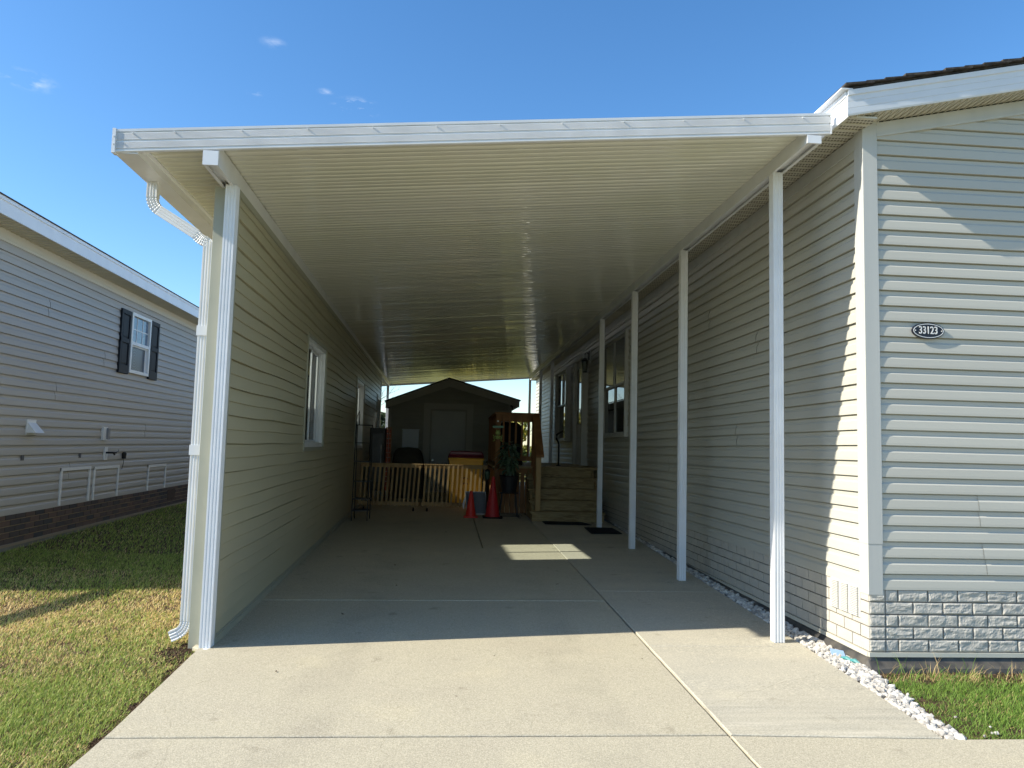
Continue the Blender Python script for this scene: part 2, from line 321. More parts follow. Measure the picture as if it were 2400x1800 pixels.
slab('pavement', [(1.40+g_, -1), (14, -1), (14, 3.60), (2.6, 3.60), (1.40+g_, 3.655)], m_conc)
slab('walkway', [(1.405+g_, 3.665), (2.475, 3.612), (2.55, 5.20), (1.40+g_, 5.20)], m_conc2, .004)
slab('walkway', [(1.40+g_, 5.206), (2.55, 5.206), (2.60, 7.05), (1.395+g_, 7.05)], m_conc2, .004)
slab('walkway', [(1.395+g_, 7.056), (2.60, 7.056), (2.70, 10.6), (1.37+g_, 10.6)], m_conc2, .004)
slab('walkway', [(1.37+g_, 10.606), (2.70, 10.606), (2.74, 15), (1.34+g_, 15)], m_conc2, .004)
jb = grid_sheet(-1.5, 2.72, -1, 15, 1, 8, lambda x, y: gz(y)-.10).build('joint_bed', mat('joint_filler', (.02, .018, .015), .95, .05)); tag(jb, kind='structure')

def rock(c, r, rnd):
    # deformed low-poly stone
    t = (1+5**.5)/2
    vs = [(-1, t, 0), (1, t, 0), (-1, -t, 0), (1, -t, 0), (0, -1, t), (0, 1, t), (0, -1, -t), (0, 1, -t), (t, 0, -1), (t, 0, 1), (-t, 0, -1), (-t, 0, 1)]
    fs = [(0, 11, 5), (0, 5, 1), (0, 1, 7), (0, 7, 10), (0, 10, 11), (1, 5, 9), (5, 11, 4), (11, 10, 2), (10, 7, 6), (7, 1, 8), (3, 9, 4), (3, 4, 2), (3, 2, 6), (3, 6, 8), (3, 8, 9), (4, 9, 5), (2, 4, 11), (6, 2, 10), (8, 6, 7), (9, 8, 1)]
    s = Vector((rnd.uniform(.65, 1.25), rnd.uniform(.65, 1.25), rnd.uniform(.5, .9))); rot = Matrix.Rotation(rnd.uniform(0, 6.3), 3, 'Z') @ Matrix.Rotation(rnd.uniform(-.6, .6), 3, 'X')
    return [Vector(c)+rot @ Vector((v[0]*s.x, v[1]*s.y, v[2]*s.z))*(r/1.9)*rnd.uniform(.78, 1.2) for v in vs], fs
rnd = random.Random(3); mb = MB()
def edge_l(y): # slab edge
    return 2.475+(y-3.61)*.047 if y < 5.2 else (2.55+(y-5.2)*.027 if y < 7.05 else 2.60+(y-7.05)*.028)
y = 3.62
while y < 13:
    a = edge_l(y)+.012; b = 2.575+min(max(y-3.6, 0)/1.0, 1)*.15 if y < 4.7 else 2.735
    if y > 9.5: b = 2.79
    dens = .021 if y < 6 else .028
    for k in range(int((b-a)/dens)+1):
        for lay in (0, 1):
            rr = rnd.uniform(.010, .027) if y < 6.5 else rnd.uniform(.012, .026)
            mb.add(*rock((rnd.uniform(a, b), y+rnd.uniform(-.01, .01), gz(y)-.026+lay*.021+rnd.uniform(-.004, .008)), rr, rnd))
    y += dens*.95
for k in range(14):   # strays
    yy = rnd.uniform(3.62, 4.8); mb.add(*rock((rnd.uniform(2.56, 2.86), yy, gz(yy)-.008), rnd.uniform(.007, .014), rnd))
tag(mb.build('gravel', m_gravel, fixn=False), 'strip of white crushed stone between walkway and house', 'gravel', kind='stuff')
mb = MB()
for k in range(2600):    # crumbly soil edge along the driveway and by the downspout
    if rnd.random() < .75: yy = rnd.uniform(3.2, 5.2); xx = (-1.60 if yy < 3.6 else -1.59-.042*(yy-3.6))-abs(rnd.gauss(0, .028))-.004
    else: yy = rnd.gauss(5.1, .12); xx = -1.76+rnd.gauss(0, .07)
    if xx > -1.6 and yy < 5.1: continue
    mb.add(*rock((xx, yy, gz(yy)-.028), rnd.uniform(.003, .009), rnd))
for k in range(600):
    xx = rnd.uniform(2.72, 4.2); yy = rnd.uniform(4.45, 4.74); mb.add(*rock((xx, yy, gz(yy)-.025), rnd.uniform(.003, .010), rnd))
tag(mb.build('soil_crumbs', m_soil, fixn=False), 'loose brown soil along the concrete edge', 'soil', kind='stuff')

# ---- grass blades
def grass_mat(name, g1, g2, tan1, tan2, lo, hi, scale, rightbias=False):
    m = bpy.data.materials.new(name); m.use_nodes = True; t = m.node_tree; b = t.nodes['Principled BSDF']; b.inputs['Roughness'].default_value = .55; b.inputs['Specular IOR Level'].default_value = .3
    g = t.nodes.new('ShaderNodeNewGeometry'); at = t.nodes.new('ShaderNodeAttribute'); at.attribute_name = 'tint'
    sp = t.nodes.new('ShaderNodeSeparateColor'); t.links.new(at.outputs['Color'], sp.inputs[0])
    def mixc(f, a, c):
        x = t.nodes.new('ShaderNodeMix'); x.data_type = 'RGBA'; t.links.new(f, x.inputs[0])
        for i, v in ((6, a), (7, c)):
            if isinstance(v, tuple): x.inputs[i].default_value = (*v, 1)
            else: t.links.new(v, x.inputs[i])
        return x.outputs[2]
    green = mixc(sp.outputs[0], g1, g2); tan = mixc(sp.outputs[0], tan1, tan2)
    col = mixc(sp.outputs[1], green, tan)
    t.links.new(col, b.inputs['Base Color'])
    tr = t.nodes.new('ShaderNodeBsdfTranslucent'); t.links.new(col, tr.inputs[0]); mx = t.nodes.new('ShaderNodeMixShader'); mx.inputs[0].default_value = .3
    o = t.nodes['Material Output']; t.links.new(b.outputs[0], mx.inputs[1]); t.links.new(tr.outputs[0], mx.inputs[2]); t.links.new(mx.outputs[0], o.inputs[0])
    return m
m_grass = grass_mat('lawn_grass', (.15, .26, .03), (.50, .55, .14), (.78, .57, .22), (.95, .76, .40), 0, 1, 1)
def grass(name, label, regions, m, dry):
    V = []; F = []; T = []
    for (x0, x1, y0, y1, n, h0, h1, wd, inside) in regions:
        for k in range(n):
            x = rnd.uniform(x0, x1); y = rnd.uniform(y0, y1)
            if not inside(x, y): continue
            d = dry(x, y); isdry = 1.0 if rnd.random() < d else 0.0
            h = rnd.uniform(h0, h1)*(1-.30*isdry)*(1.7 if rnd.random() < .05 else 1); a = rnd.uniform(0, 6.283); lean = rnd.uniform(.2, 1.15)*h*(1.25 if isdry else 1)
            la = rnd.gauss(.6, 1.3); dx, dy = math.cos(la)*lean, math.sin(la)*lean
            wx, wy = math.cos(a)*wd, math.sin(a)*wd; z = lawnz(x, y)-.006
            i = len(V)
            V += [(x-wx, y-wy, z), (x+wx, y+wy, z), (x+wx*.7+dx*.4, y+wy*.7+dy*.4, z+h*.62), (x-wx*.7+dx*.4, y-wy*.7+dy*.4, z+h*.62), (x+dx, y+dy, z+h)]
            F += [(i, i+1, i+2, i+3), (i+3, i+2, i+4)]
            c = (rnd.random(), isdry, 0, 1); T += [c]*5
    me = bpy.data.meshes.new(name); me.from_pydata(V, [], F); ca = me.color_attributes.new('tint', 'FLOAT_COLOR', 'POINT')
    ca.data.foreach_set('color', [q for c in T for q in c]); me.materials.append(m)
    o = bpy.data.objects.new(name, me); C.objects.link(o); tag(o, label, 'grass', kind='stuff'); return o
def dry_left(x, y):
    n = noise.noise(Vector((x*.9+2, y*.8, 0)))+.5*noise.noise(Vector((x*3, y*3, 4)))
    band = math.exp(-((y-5.95-.2*(x+2.6))/1.05)**2)
    return min(.97, max(.10, .20+.70*band+.55*n-(.3 if y > 8 else 0)))
def in_left(x, y):
    if x > ((-1.603 if y < 3.6 else -1.593-.042*(y-3.6)) if y < 5.2 else -1.79-.03*(y-5.2)) - .13*max(0, noise.noise(Vector((y*4.5, 0, 3)))): return False
    if noise.noise(Vector((x*5, y*5, 8))) > .42 and rnd.random() < .6: return False
    return x > -5.15-.0*y and not (abs(x+1.80) < .10 and abs(y-5.1) < .10 and rnd.random() < .8)
grass('grass', 'patchy green and straw coloured lawn left of the carport', [
    (-3.1, -1.6, 3.2, 4.6, 38000, .014, .036, .0019, in_left), (-4.6, -1.6, 4.6, 6.2, 52000, .014, .038, .0022, in_left),
    (-5.15, -1.7, 6.2, 9, 40000, .02, .045, .0026, in_left), (-5.15, -1.8, 9, 15, 22000, .025, .05, .004, in_left)], m_grass, dry_left)
m_grass2 = grass_mat('verge_grass', (.07, .16, .018), (.26, .38, .07), (.42, .30, .14), (.60, .45, .22), 0, 1, 1)
def dry_right(x, y): return .08+.5*max(0, noise.noise(Vector((x*3, y*3, 9))))+(.5 if y > 4.5 else 0)
def in_right(x, y):
    edge = 2.60+min(max(y-3.6, 0), 1.1)*.16+.03*noise.noise(Vector((y*8, 0, 0)))
    if noise.noise(Vector((x*3.2, y*4.2, 5))) > .28 and rnd.random() < .75: return False
    return x > edge
grass('grass', 'small green tuft lawn below the front wall', [(2.6, 4.4, 3.61, 4.66, 34000, .016, .048, .0019, in_right), (2.7, 4.4, 4.5, 4.72, 350, .06, .14, .0022, in_right)], m_grass2, dry_right)

# ================================================================== siding generator
def dutch(P, k=1.0):
    return [(0, .0190*k), (.16*P, .0184*k), (.55*P, .0145*k), (.69*P, .004*k), (.91*P, .0035*k), (.915*P, -.008), (.998*P, -.008)]
def double4(P):
    return [(0, .0165), (.465*P, .006), (.468*P, .001), (.487*P, .001), (.49*P, .0125), (.5*P, .0135), (.955*P, .003), (.958*P, -.012), (.998*P, -.012)]
def siding(mb, place, L0, L1, z0, z1, P, prof, openings=(), seg=.5, wav=0., wz=0., seams={}, zoff=0.):
    cuts = sorted(set([L0, L1]+[q for o in openings for q in o[:2] if L0 < q < L1]+list(seams.values())))
    ls = []
    for a, b in zip(cuts[:-1], cuts[1:]):
        n = max(1, int((b-a)/seg)); ls += [a+(b-a)*i/n for i in range(n)]
    ls.append(cuts[-1])
    nc = int(math.ceil((z1-z0)/P)); pts = []
    for c in range(nc):
        for dz, d in prof: pts.append((z0+c*P+dz, d, c))
    # insert opening z bounds
    zb = sorted(set([q for o in openings for q in o[2:4]]+[z1]))
    out = [pts[0]]
    for p in pts[1:]:
        q = out[-1]
        for zz in zb:
            if q[0] < zz-1e-6 and p[0] > zz+1e-6: out.append((zz, q[1]+(p[1]-q[1])*(zz-q[0])/(p[0]-q[0]), q[2])); q = out[-1]
        out.append(p)
    pts = [p for p in out if p[0] <= z1+1e-6]
    for k in range(len(ls)-1):
        a, b = ls[k], ls[k+1]; lm = (a+b)/2
        base = len(mb.v)
        for l in (a, b):
            for (z, d, c) in pts:
                dd = d; zz = z
                if wav: dd += wav*noise.noise(Vector((l*.9, z*2.2, 1.7+c*.6)))+wav*.5*noise.noise(Vector((l*2.7, c*3.1, 7)))
                if wz: zz += wz*noise.noise(Vector((l*.8, c*.35, 4)))
                if c in seams and lm > seams[c]: dd += .0035
                mb.v.append(tuple(place(l, zz, dd)))
        n = len(pts)
        for j in range(n-1):
            zm = (pts[j][0]+pts[j+1][0])/2
            if any(o[0] < lm < o[1] and o[2] < zm < o[3] for o in openings): continue
            mb.f.append((base+j, base+j+1, base+n+j+1, base+n+j))
def lbox(mb, place, l0, l1, z0, z1, d0, d1):
    mb.box(l0, l1, z0, z1, d0, d1, lambda l, z, d: place(l, z, d))

def brickwork(mb, place, L0, L1, z0, n, pl, ph, gap, depth, rough, res, offs0=0.):
    for r in range(n):
        off = (r % 2)*pl*.5+offs0; l = L0-pl+((L0-off) % pl if False else 0)+off % pl
        while l < L1:
            a = max(l+gap/2, L0); b = min(l+pl-gap/2, L1)
            if b-a > .02:
                nx = max(2, int((b-a)/pl*res)); nz = max(3, res//3); base = len(mb.v); zlo = z0+r*ph+gap/2; zhi = z0+(r+1)*ph-gap/2
                s = rnd.uniform(0, 90); strata = rnd.uniform(1.2, 3.0)
                for j in range(nz+1):
                    for i in range(nx+1):
                        u = i/nx; v = j/nz; e = min(u, 1-u)*(b-a)/.008; e2 = min(v, 1-v)*ph/.008; ed = min(1, e, e2)
                        L = a+(b-a)*u; Z = zlo+(zhi-zlo)*v
                        q = noise.fractal(Vector((L*13+s, Z*13*strata, s)), 1.0, 2.0, 4)
                        q = math.floor(q*3.2)/3.2*.6+q*.4
                        dd = depth+ed*rough*max(.12, .7+.9*q) if 0 < i < nx and 0 < j < nz else depth
                        mb.v.append(tuple(place(L, Z, dd)))
                for j in range(nz):
                    for i in range(nx):
                        p = base+j*(nx+1)+i; mb.f.append((p, p+1, p+nx+2, p+nx+1))
                # sides back to the mortar
                ring = [base+i for i in range(nx+1)]+[base+(j)*(nx+1)+nx for j in range(1, nz+1)]+[base+nz*(nx+1)+i for i in range(nx-1, -1, -1)]+[base+j*(nx+1) for j in range(nz-1, 0, -1)]
                k0 = len(mb.v)
                for t in ring:
                    idx = t-base; i = idx % (nx+1); j = idx//(nx+1); mb.v.append(tuple(place(a+(b-a)*i/nx, zlo+(zhi-zlo)*j/nz, 0)))
                for q in range(len(ring)):
                    q2 = (q+1) % len(ring); mb.f.append((ring[q], ring[q2], k0+q2, k0+q))
            l += pl

# ================================================================== HOUSE (right)
XW, YF = 2.80, 4.80
HL = 25.7; HR = 11.4
house = thing('house', 'beige vinyl sided house with faux brick skirt right of the carport', 'house', (XW, YF, 0))
def pf(l, z, d): return (l, YF-d, z)
def kz(z): return .012*max(0, min(1, (3.4-z)/2.9))
def ps(l, z, d): return (XW-d, l, z-kz(z)*(l-YF))
ridge_x = 7.1; sl = .21
def rake(x, zref=3.66): return zref+sl*(x-2.586)
ZS = .49; P = .1073
core = MB(); core.prism([(YF+.03, 0), (HL-.03, 0), (HL-.03, 3.6), (YF+.03, 3.6)], XW+.03, XW+.06, lambda a, b, c: (c, a, b))
win_side = [(11.72, 13.70, 1.62, 3.33), (17.72, 19.68, 1.60, 3.33)]
door_op = (15.45, 16.55, .98, 3.32)
mbx = MB(); siding(mbx, ps, YF+.07, HL, ZS, 3.57, P, dutch(P), openings=win_side+[door_op], seg=.35, wav=.0035, wz=.004, seams={2: 6.3, 3: 6.32, 6: 9.4, 7: 9.42, 9: 7.1, 10: 7.12, 13: 8.6, 14: 8.62, 17: 6.6, 18: 6.62, 21: 7.9, 22: 7.92, 25: 6.1, 26: 6.12})
mbx.build('siding', m_siding, house, fixn=False)
mbx = MB(); siding(mbx, pf, XW+.075, HR, ZS, 4.7, P, dutch(P), seg=.35, wav=.0012, seams={2: 3.60, 1: 3.62, 4: 3.52+.06, 5: 3.52+.055, 9: 5.2, 14: 3.2+2.2})
def mirror_rake(): return [((2.586, 0, 3.56), (-sl, 0, 1)), ((2*ridge_x-2.586, 0, 3.56), (sl, 0, 1))]
mbx.build('siding', m_siding, house, clips=mirror_rake(), fixn=False)
mbx = MB(); mbx.prism([(XW+.02, .05), (HR, .05), (HR, 3.5), (ridge_x, 4.45), (XW+.02, 3.5)], YF+.02, YF+.05, lambda a, b, c: (a, c, b)); mbx.prism([(XW+.02, .05), (HR, .05), (HR, 3.5), (ridge_x, 4.45), (XW+.02, 3.5)], HL-.05, HL, lambda a, b, c: (a, c, b)); mbx.box(HR-.03, HR, YF+.05, HL-.05, .05, 3.5)
mbx.build('wall', m_siding, house)
# corner board: two lapped lengths
mbx = MB()
for z0, z1, e in ((.455, .80, .0), (.79, 3.70, .0022)):
    mbx.box(XW-.020-e, XW+.083+e, YF-.022-e, YF, z0, z1)
    mbx.box(XW-.020-e, XW, YF, YF+.088+e, z0, z1+.0)
mbx.build('corner_board', m_corner, house, bevel=.003)
# frieze boards
mbx = MB(); mbx.box(XW-.018, XW+.104, YF-.0205, YF+.09, 3.66, 3.735); mbx.build('corner_block', m_corner, house)
mbx = MB(); lbox(mbx, ps, YF+.07, HL, 3.56, 3.66, 0, .018); lbox(mbx, ps, YF+.07, HL, 3.552, 3.562, 0, .024); mbx.build('frieze_board', m_corner, house)
mbx = MB()
def rb_(l, z, d): return (l, YF-d, z+sl*(l-2.586))
lbox(mbx, rb_, XW+.085, ridge_x, 3.56-.0, 3.655, 0, .022); lbox(mbx, rb_, XW+.085, ridge_x, 3.553, 3.572, 0, .027)
mbx.build('frieze_board', m_corner, house)
# rake + eave fascia
mbx = MB()
prof = [(3.664, 0), (3.664, .006), (3.675, .010), (3.71, .012), (3.713, .009), (3.716, .012), (3.758, .013), (3.761, .010), (3.764, .013), (3.80, .014), (3.803, .022), (3.838, .024), (3.842, 0)]
def sweep_prof(mb, prof, A, B, dvec):
    n = len(prof); base = len(mb.v)
    for Q in (A, B):
        for z, d in prof: mb.v.append((Q[0]+dvec[0]*d, Q[1]+dvec[1]*d, Q[2]+z))
    for j in range(n):
        k = (j+1) % n; mb.f.append((base+j, base+k, base+n+k, base+n+j))
    mb.f.append(tuple(base+j for j in range(n))); mb.f.append(tuple(base+n+j for j in range(n))[::-1])
sweep_prof(mbx, prof, (2.586-.016, 4.60, 0), (ridge_x, 4.60, sl*(ridge_x-2.586)), (0, -1))
sweep_prof(mbx, prof, (ridge_x, 4.60, sl*(ridge_x-2.586)), (2*ridge_x-2.57, 4.60, 0), (0, -1))
mbx.build('rake_fascia', m_fascia, house)
mbx = MB(); sweep_prof(mbx, prof, (2.586, 4.60, 0), (2.586, HL+.2, 0), (-1, 0)); mbx.build('eave_fascia', m_fascia, house)
for sx in (2.98, 3.42): pass
# soffits: eave (panels run across), rake
mbx = MB(); y = 4.62
while y < HL:
    for k in range(3):
        yy = y+k*.1
        mbx.box(2.59, XW-.002, yy+.004, yy+.088, 3.672, 3.684); mbx.box(2.59, XW-.002, yy+.088, yy+.096, 3.664, 3.684)
    y += .3
mbx.build('eave_soffit', m_soffit, house)
mbx = MB()
for i in range(200):
    yy = 4.66+i*.1
    if yy > 12: break
    for k in range(8):
        for r_ in range(2): mbx.box(2.61+k*.024+r_*.01, 2.61+k*.024+.015+r_*.01, yy-.005+r_*.036-.0, yy+.012+r_*.036, 3.6705, 3.6718)
mbx.build('soffit_vent', m_hole, house)
mbx = MB(); l = 2.60
while l < ridge_x:
    a, b = l, l+.05
    mbx.box(a, b-.006, 4.606, YF-.004, 3.668, 3.678, lambda x, y, z: (x, y, z+sl*(x-2.586))); mbx.box(b-.006, b, 4.606, YF-.004, 3.660, 3.678, lambda x, y, z: (x, y, z+sl*(x-2.586)))
    l += .05
mbx.build('rake_soffit', m_soffit, house)
mbx = MB(); l = 2.61
while l < 4.4:
    for k in range(6): mbx.box(l+k*.006, l+k*.006+.003, 4.62+k*.024, 4.632+k*.024, 3.6655, 3.6668, lambda x, y, z: (x, y, z+sl*(x-2.586)))
    l += .05
mbx.build('soffit_vent', m_hole, house)
# roof with shingle courses
roof = MB()
roof.prism([(2.57, 3.845), (ridge_x, 3.845+sl*(ridge_x-2.57)), (2*ridge_x-2.57, 3.845), (2*ridge_x-2.57, 3.858), (ridge_x, 3.862+sl*(ridge_x-2.57)), (2.57, 3.858)], 4.585, HL+.2, lambda a, b, c: (a, c, b))
ro = roof.build('roof', m_shingle, house)
sh = MB(); k = 0; x = 2.545
while x < ridge_x:
    yy = 4.565
    while yy < HL+.2:
        wdt = rnd.uniform(.22, .36) if yy < 7 else 1.5
        e = rnd.uniform(-.004, .006); t = rnd.uniform(.008, .016)
        zb = 3.862+sl*(x-2.57)
        sh.box(x+e, x+.20, yy-(rnd.uniform(0, .012) if yy < 4.6 else 0), min(yy+wdt-.004, HL+.2), 0, t, lambda a, b, c, x=x, zb=zb: (a, b, zb+sl*(a-x)*.90+c+(.010 if a < x+.1 else 0)))
        yy += wdt
    x += .14
sh.build('shingles', m_shingle, ro)
sh2 = MB(); sh2.box(2.52, 2.60, 4.575, HL+.2, 3.842, 3.850); sh2.build('drip_edge', m_fascia, ro)
# brick skirt
mbx = MB(); mbx.box(XW+.09-.1, HR, YF-.005, YF+.03, .05, .495); lbox(mbx, ps, YF-.004, HL, .05, .495, -.02, .001); mbx.build('skirt_backing', m_mortar, house)
mbx = MB(); brickwork(mbx, pf, XW+.104, 4.6, .083, 5, .2105, .0815, .009, .0115, .0056, 26, .085); mbx.build('brick_skirt', m_brick, house, smooth=False, fixn=False)
mbx = MB(); brickwork(mbx, ps, YF-.012, 9.0, .083, 5, .2105, .0815, .009, .014, .0015, 10, .0); brickwork(mbx, ps, 9.0, HL, .083, 5, .2105, .0815, .010, .014, .0015, 4, .0); mbx.build('brick_skirt', m_brick, house, fixn=False)
mbx = MB(); mbx.box(XW-.018, HR, YF-.020, YF-.001, .052, .080); lbox(mbx, ps, YF, HL, .050, .080, .0, .022); lbox(mbx, ps, YF, HL, .040, .052, .0, .012)
mbx.build('skirt_rail', m_soffit, house)
mbx = MB()
for r_ in range(5):
    brickwork(mbx, pf, XW-.013, XW+.100, .083+r_*.0815, 1, .113, .0815, .008, .0135, .0065, 22, .0)
mbx.build('brick_quoin', m_brick, house, fixn=False)
# black flashing at the foot, bulging
mbx = MB(); N = 60
def fl(t, s):
    if s < 0: pass
    return None
base = []
for i in range(N+1):
    yy = YF-.02+(HL-YF)*(i/N)**1.6; wv = .012*noise.noise(Vector((yy*2.0, 0, 0)))
    zt = .055-kz(.05)*(yy-YF)
    base.append([(XW-.002, yy, zt), (XW-.03+wv*.3, yy, max(zt-.02, gz(yy)+.01)), (XW-.062+wv, yy, gz(yy)-.015), (XW-.08+wv, yy, gz(yy)-.05)])
cor = [(XW+.03-.03, YF-.015, .055), (XW-.02, YF-.03, .03), (XW-.04, YF-.085, -.02), (XW-.05, YF-.10, -.06)]
frt = []
for i in range(40):
    xx = XW+.06+(HR-XW)*(i/39)**1.8; wv = .012*noise.noise(Vector((xx*2.3, 5, 0)))
    frt.append([(xx, YF-.003, .055), (xx, YF-.015, .022), (xx, YF-.075+wv, -.005), (xx, YF-.09+wv, -.06)])
rows = base[::-1]+[cor]+frt
vs = [q for r_ in rows for q in r_]
mbx.add(vs, [(i*4+j, i*4+j+1, i*4+j+5, i*4+j+4) for i in range(len(rows)-1) for j in range(3)])
mbx.build('flashing', m_dirtplastic, house, smooth=False)
# crawlspace vent
v = MB(); lbox(v, ps, 4.885, 5.275, .285, .495, .012, .020)
m_vent = mat('vent_plastic', (.66, .65, .61), .5, .35)
vo = v.build('crawlspace_vent', m_vent, house)
v = MB()
for c in range(3):
    a = 4.895+c*.127; lbox(v, ps, a-.004, a, .288, .492, .02, .026)
    for k in range(17): lbox(v, ps, a+.004, a+.112, .293+k*.0117, .2985+k*.0117, .018, .036)
v.build('louvre', m_vent, vo)
# side windows: double-hung pair and single, deep frames; panes
def dh_window(parent, place, l0, l1, z0, z1, frame_m, proj=.05, units=1, pane=None, jamb=.06, cas=.05, pm=None):
    w = MB(); lbox(w, place, l0-cas, l1+cas, z0-cas, z0, -.01, proj+.02); lbox(w, place, l0-cas, l1+cas, z1, z1+cas, -.01, proj+.015); lbox(w, place, l0-cas, l0, z0, z1, -.01, proj+.015); lbox(w, place, l1, l1+cas, z0, z1, -.01, proj+.015)
    wo_ = w.build('window', frame_m, parent, bevel=.003)
    wd = (l1-l0)/units
    for u in range(units):
        a = l0+u*wd; b = a+wd; zm = (z0+z1)/2
        s = MB()
        for (q0, q1, d) in ((zm, z1, proj*.55), (z0, zm+.03, proj*.2)):
            lbox(s, place, a, b, q0, q0+.04, d-.02, d+.012); lbox(s, place, a, b, q1-.035, q1, d-.02, d+.012); lbox(s, place, a, a+.04, q0+.04, q1-.035, d-.02, d+.012); lbox(s, place, b-.04, b, q0+.04, q1-.035, d-.02, d+.012)
        s.build('sash', frame_m, wo_, bevel=.002)
        p = MB(); lbox(p, place, a+.04, b-.04, zm+.04, z1-.035, proj*.55-.012, proj*.55-.006); lbox(p, place, a+.04, b-.04, z0+.04, zm-.0, proj*.2-.012, proj*.2-.006)
        p.build('pane', pm or m_pane, wo_)
    return wo_
dh_window(house, ps, 11.77, 13.65, 1.66, 3.28, m_corner, .06, 2)
dh_window(house, ps, 17.78, 19.62, 1.64, 3.28, m_corner, .13, 1)
# side door in a deep surround with storm panel
d = MB()
lbox(d, ps, 15.40, 15.50, .99, 3.38, -.01, .145); lbox(d, ps, 16.50, 16.60, .99, 3.38, -.01, .145); lbox(d, ps, 15.50, 16.50, 3.28, 3.38, -.01, .145); lbox(d, ps, 15.36, 16.64, .965, .99, -.01, .16)
lbox(d, ps, 15.385, 15.40, .99, 3.40, -.01, .03)
fr = d.build('door_frame', m_corner, house, bevel=.004)
d = MB(); lbox(d, ps, 15.50, 16.50, .995, 3.28, .03, .07); dd = d.build('door', m_vinylw, fr)
d = MB(); lbox(d, ps, 15.64, 16.36, 1.95, 3.12, .068, .078); d.build('pane', m_pane, dd)
d = MB(); d.tube([ps(15.60, 1.93, .07), ps(15.60, 1.93, .11), ps(15.68, 1.93, .12)], .011); d.build('handle', m_black, dd)
# plaque
pq = thing('house_number_plaque', 'black oval house number plaque reading 33123 on the front siding', 'plaque', (3.23, 4.775, 2.25))
def ellipse(mb, a, b, y0, y1, n=48, cx=3.23, cz=2.25):
    mb.prism([(cx+a*math.cos(2*PI*k/n), cz+b*math.sin(2*PI*k/n)) for k in range(n)], y0, y1, lambda p, q, r: (p, r, q))
e = MB(); ellipse(e, .116, .056, 4.768, 4.784); e.build('plate', m_navy, pq, bevel=.002)
e = MB(); n = 64; V1 = []
for rr, dd_ in ((1.0, 4.7665), (.955, 4.7665), (.955, 4.768), (1.0, 4.768)):
    V1 += [(3.23+rr*.109*math.cos(2*PI*k/n), dd_, 2.25+(.049 if rr == 1 else .0445)*math.sin(2*PI*k/n)) for k in range(n)]
e.add(V1, [(r_*n+k, r_*n+(k+1) % n, ((r_+1) % 4)*n+(k+1) % n, ((r_+1) % 4)*n+k) for r_ in range(4) for k in range(n)]); e.build('rim', m_numw, pq)
fc = bpy.data.curves.new('numerals', 'FONT'); fc.body = '33123'; fc.align_x = 'CENTER'; fc.align_y = 'CENTER'; fc.size = .074; fc.extrude = .0015; fc.offset = .0006; fc.space_character = 1.02
fo = bpy.data.objects.new('numerals', fc); C.objects.link(fo); bpy.context.view_layer.update()
me = bpy.data.meshes.new_from_object(fo.evaluated_get(bpy.context.evaluated_depsgraph_get())); bpy.data.objects.remove(fo)
no = bpy.data.objects.new('numerals', me); me.materials.clear(); me.materials.append(m_numw); C.objects.link(no); no.parent = pq
no.rotation_euler = (PI/2, 0, 0); no.scale = (.74, 1, 1); no.location = (-.002, -.0085, .001)
for sx_ in (-.094, .094):
    e = MB(); e.lathe([(.0005, 0), (.004, 0), (.003, .002), (.0005, .0025)], (0, 0, 0), 10); e.v = [(3.23+sx_+v_[0], 4.767-v_[2], 2.25+v_[1]) for v_ in e.v]; e.build('screw', m_numw, pq)
# wall lantern
lt = thing('wall_lantern', 'black coach lantern on the house wall beside the side door', 'lantern', (2.78, 15.16, 3.2))
e = MB(); lbox(e, ps, 15.08, 15.22, 3.12, 3.42, .02, .045); e.build('mounting_block', m_corner, lt)
e = MB(); e.lathe([(.001, .10), (.05, .10), (.05, .12), (.02, .13), (.001, .13)], (2.66, 15.12, 3.1), 12); e.tube([(2.76, 15.15, 3.30), (2.70, 15.13, 3.36), (2.66, 15.12, 3.32), (2.66, 15.12, 3.22)], .011); e.box(2.74, 2.765, 15.1, 15.2, 3.2, 3.38)
e.lathe([(.012, .0), (.075, -.06), (.07, -.075), (.001, -.075)], (2.66, 15.12, 3.24), 6); e.lathe([(.05, 0), (.055, .015), (.001, .016)], (2.66, 15.12, 2.93), 6)
for k in range(6):
    a = 2*PI*k/6; e.tube([(2.66+.045*math.cos(a), 15.12+.045*math.sin(a), 2.94), (2.66+.066*math.cos(a), 15.12+.066*math.sin(a), 3.17)], .005, 4)
e.build('lantern_body', m_black, lt)
e = MB(); e.lathe([(.040, 0), (.060, .22)], (2.66, 15.12, 2.945), 6); e.build('lantern_glass', m_glass, lt)

# ================================================================== CARPORT
cp = thing('carport', 'attached white aluminium carport with ribbed pan roof over the driveway', 'carport', (.14, 4.75, 0))
RS = .084; RL = 24.4
def rz(x): return 3.20+RS*(x+2.25)
def ex(y): return -2.25-.033*(y-4.75)     # left edge drifts outwards
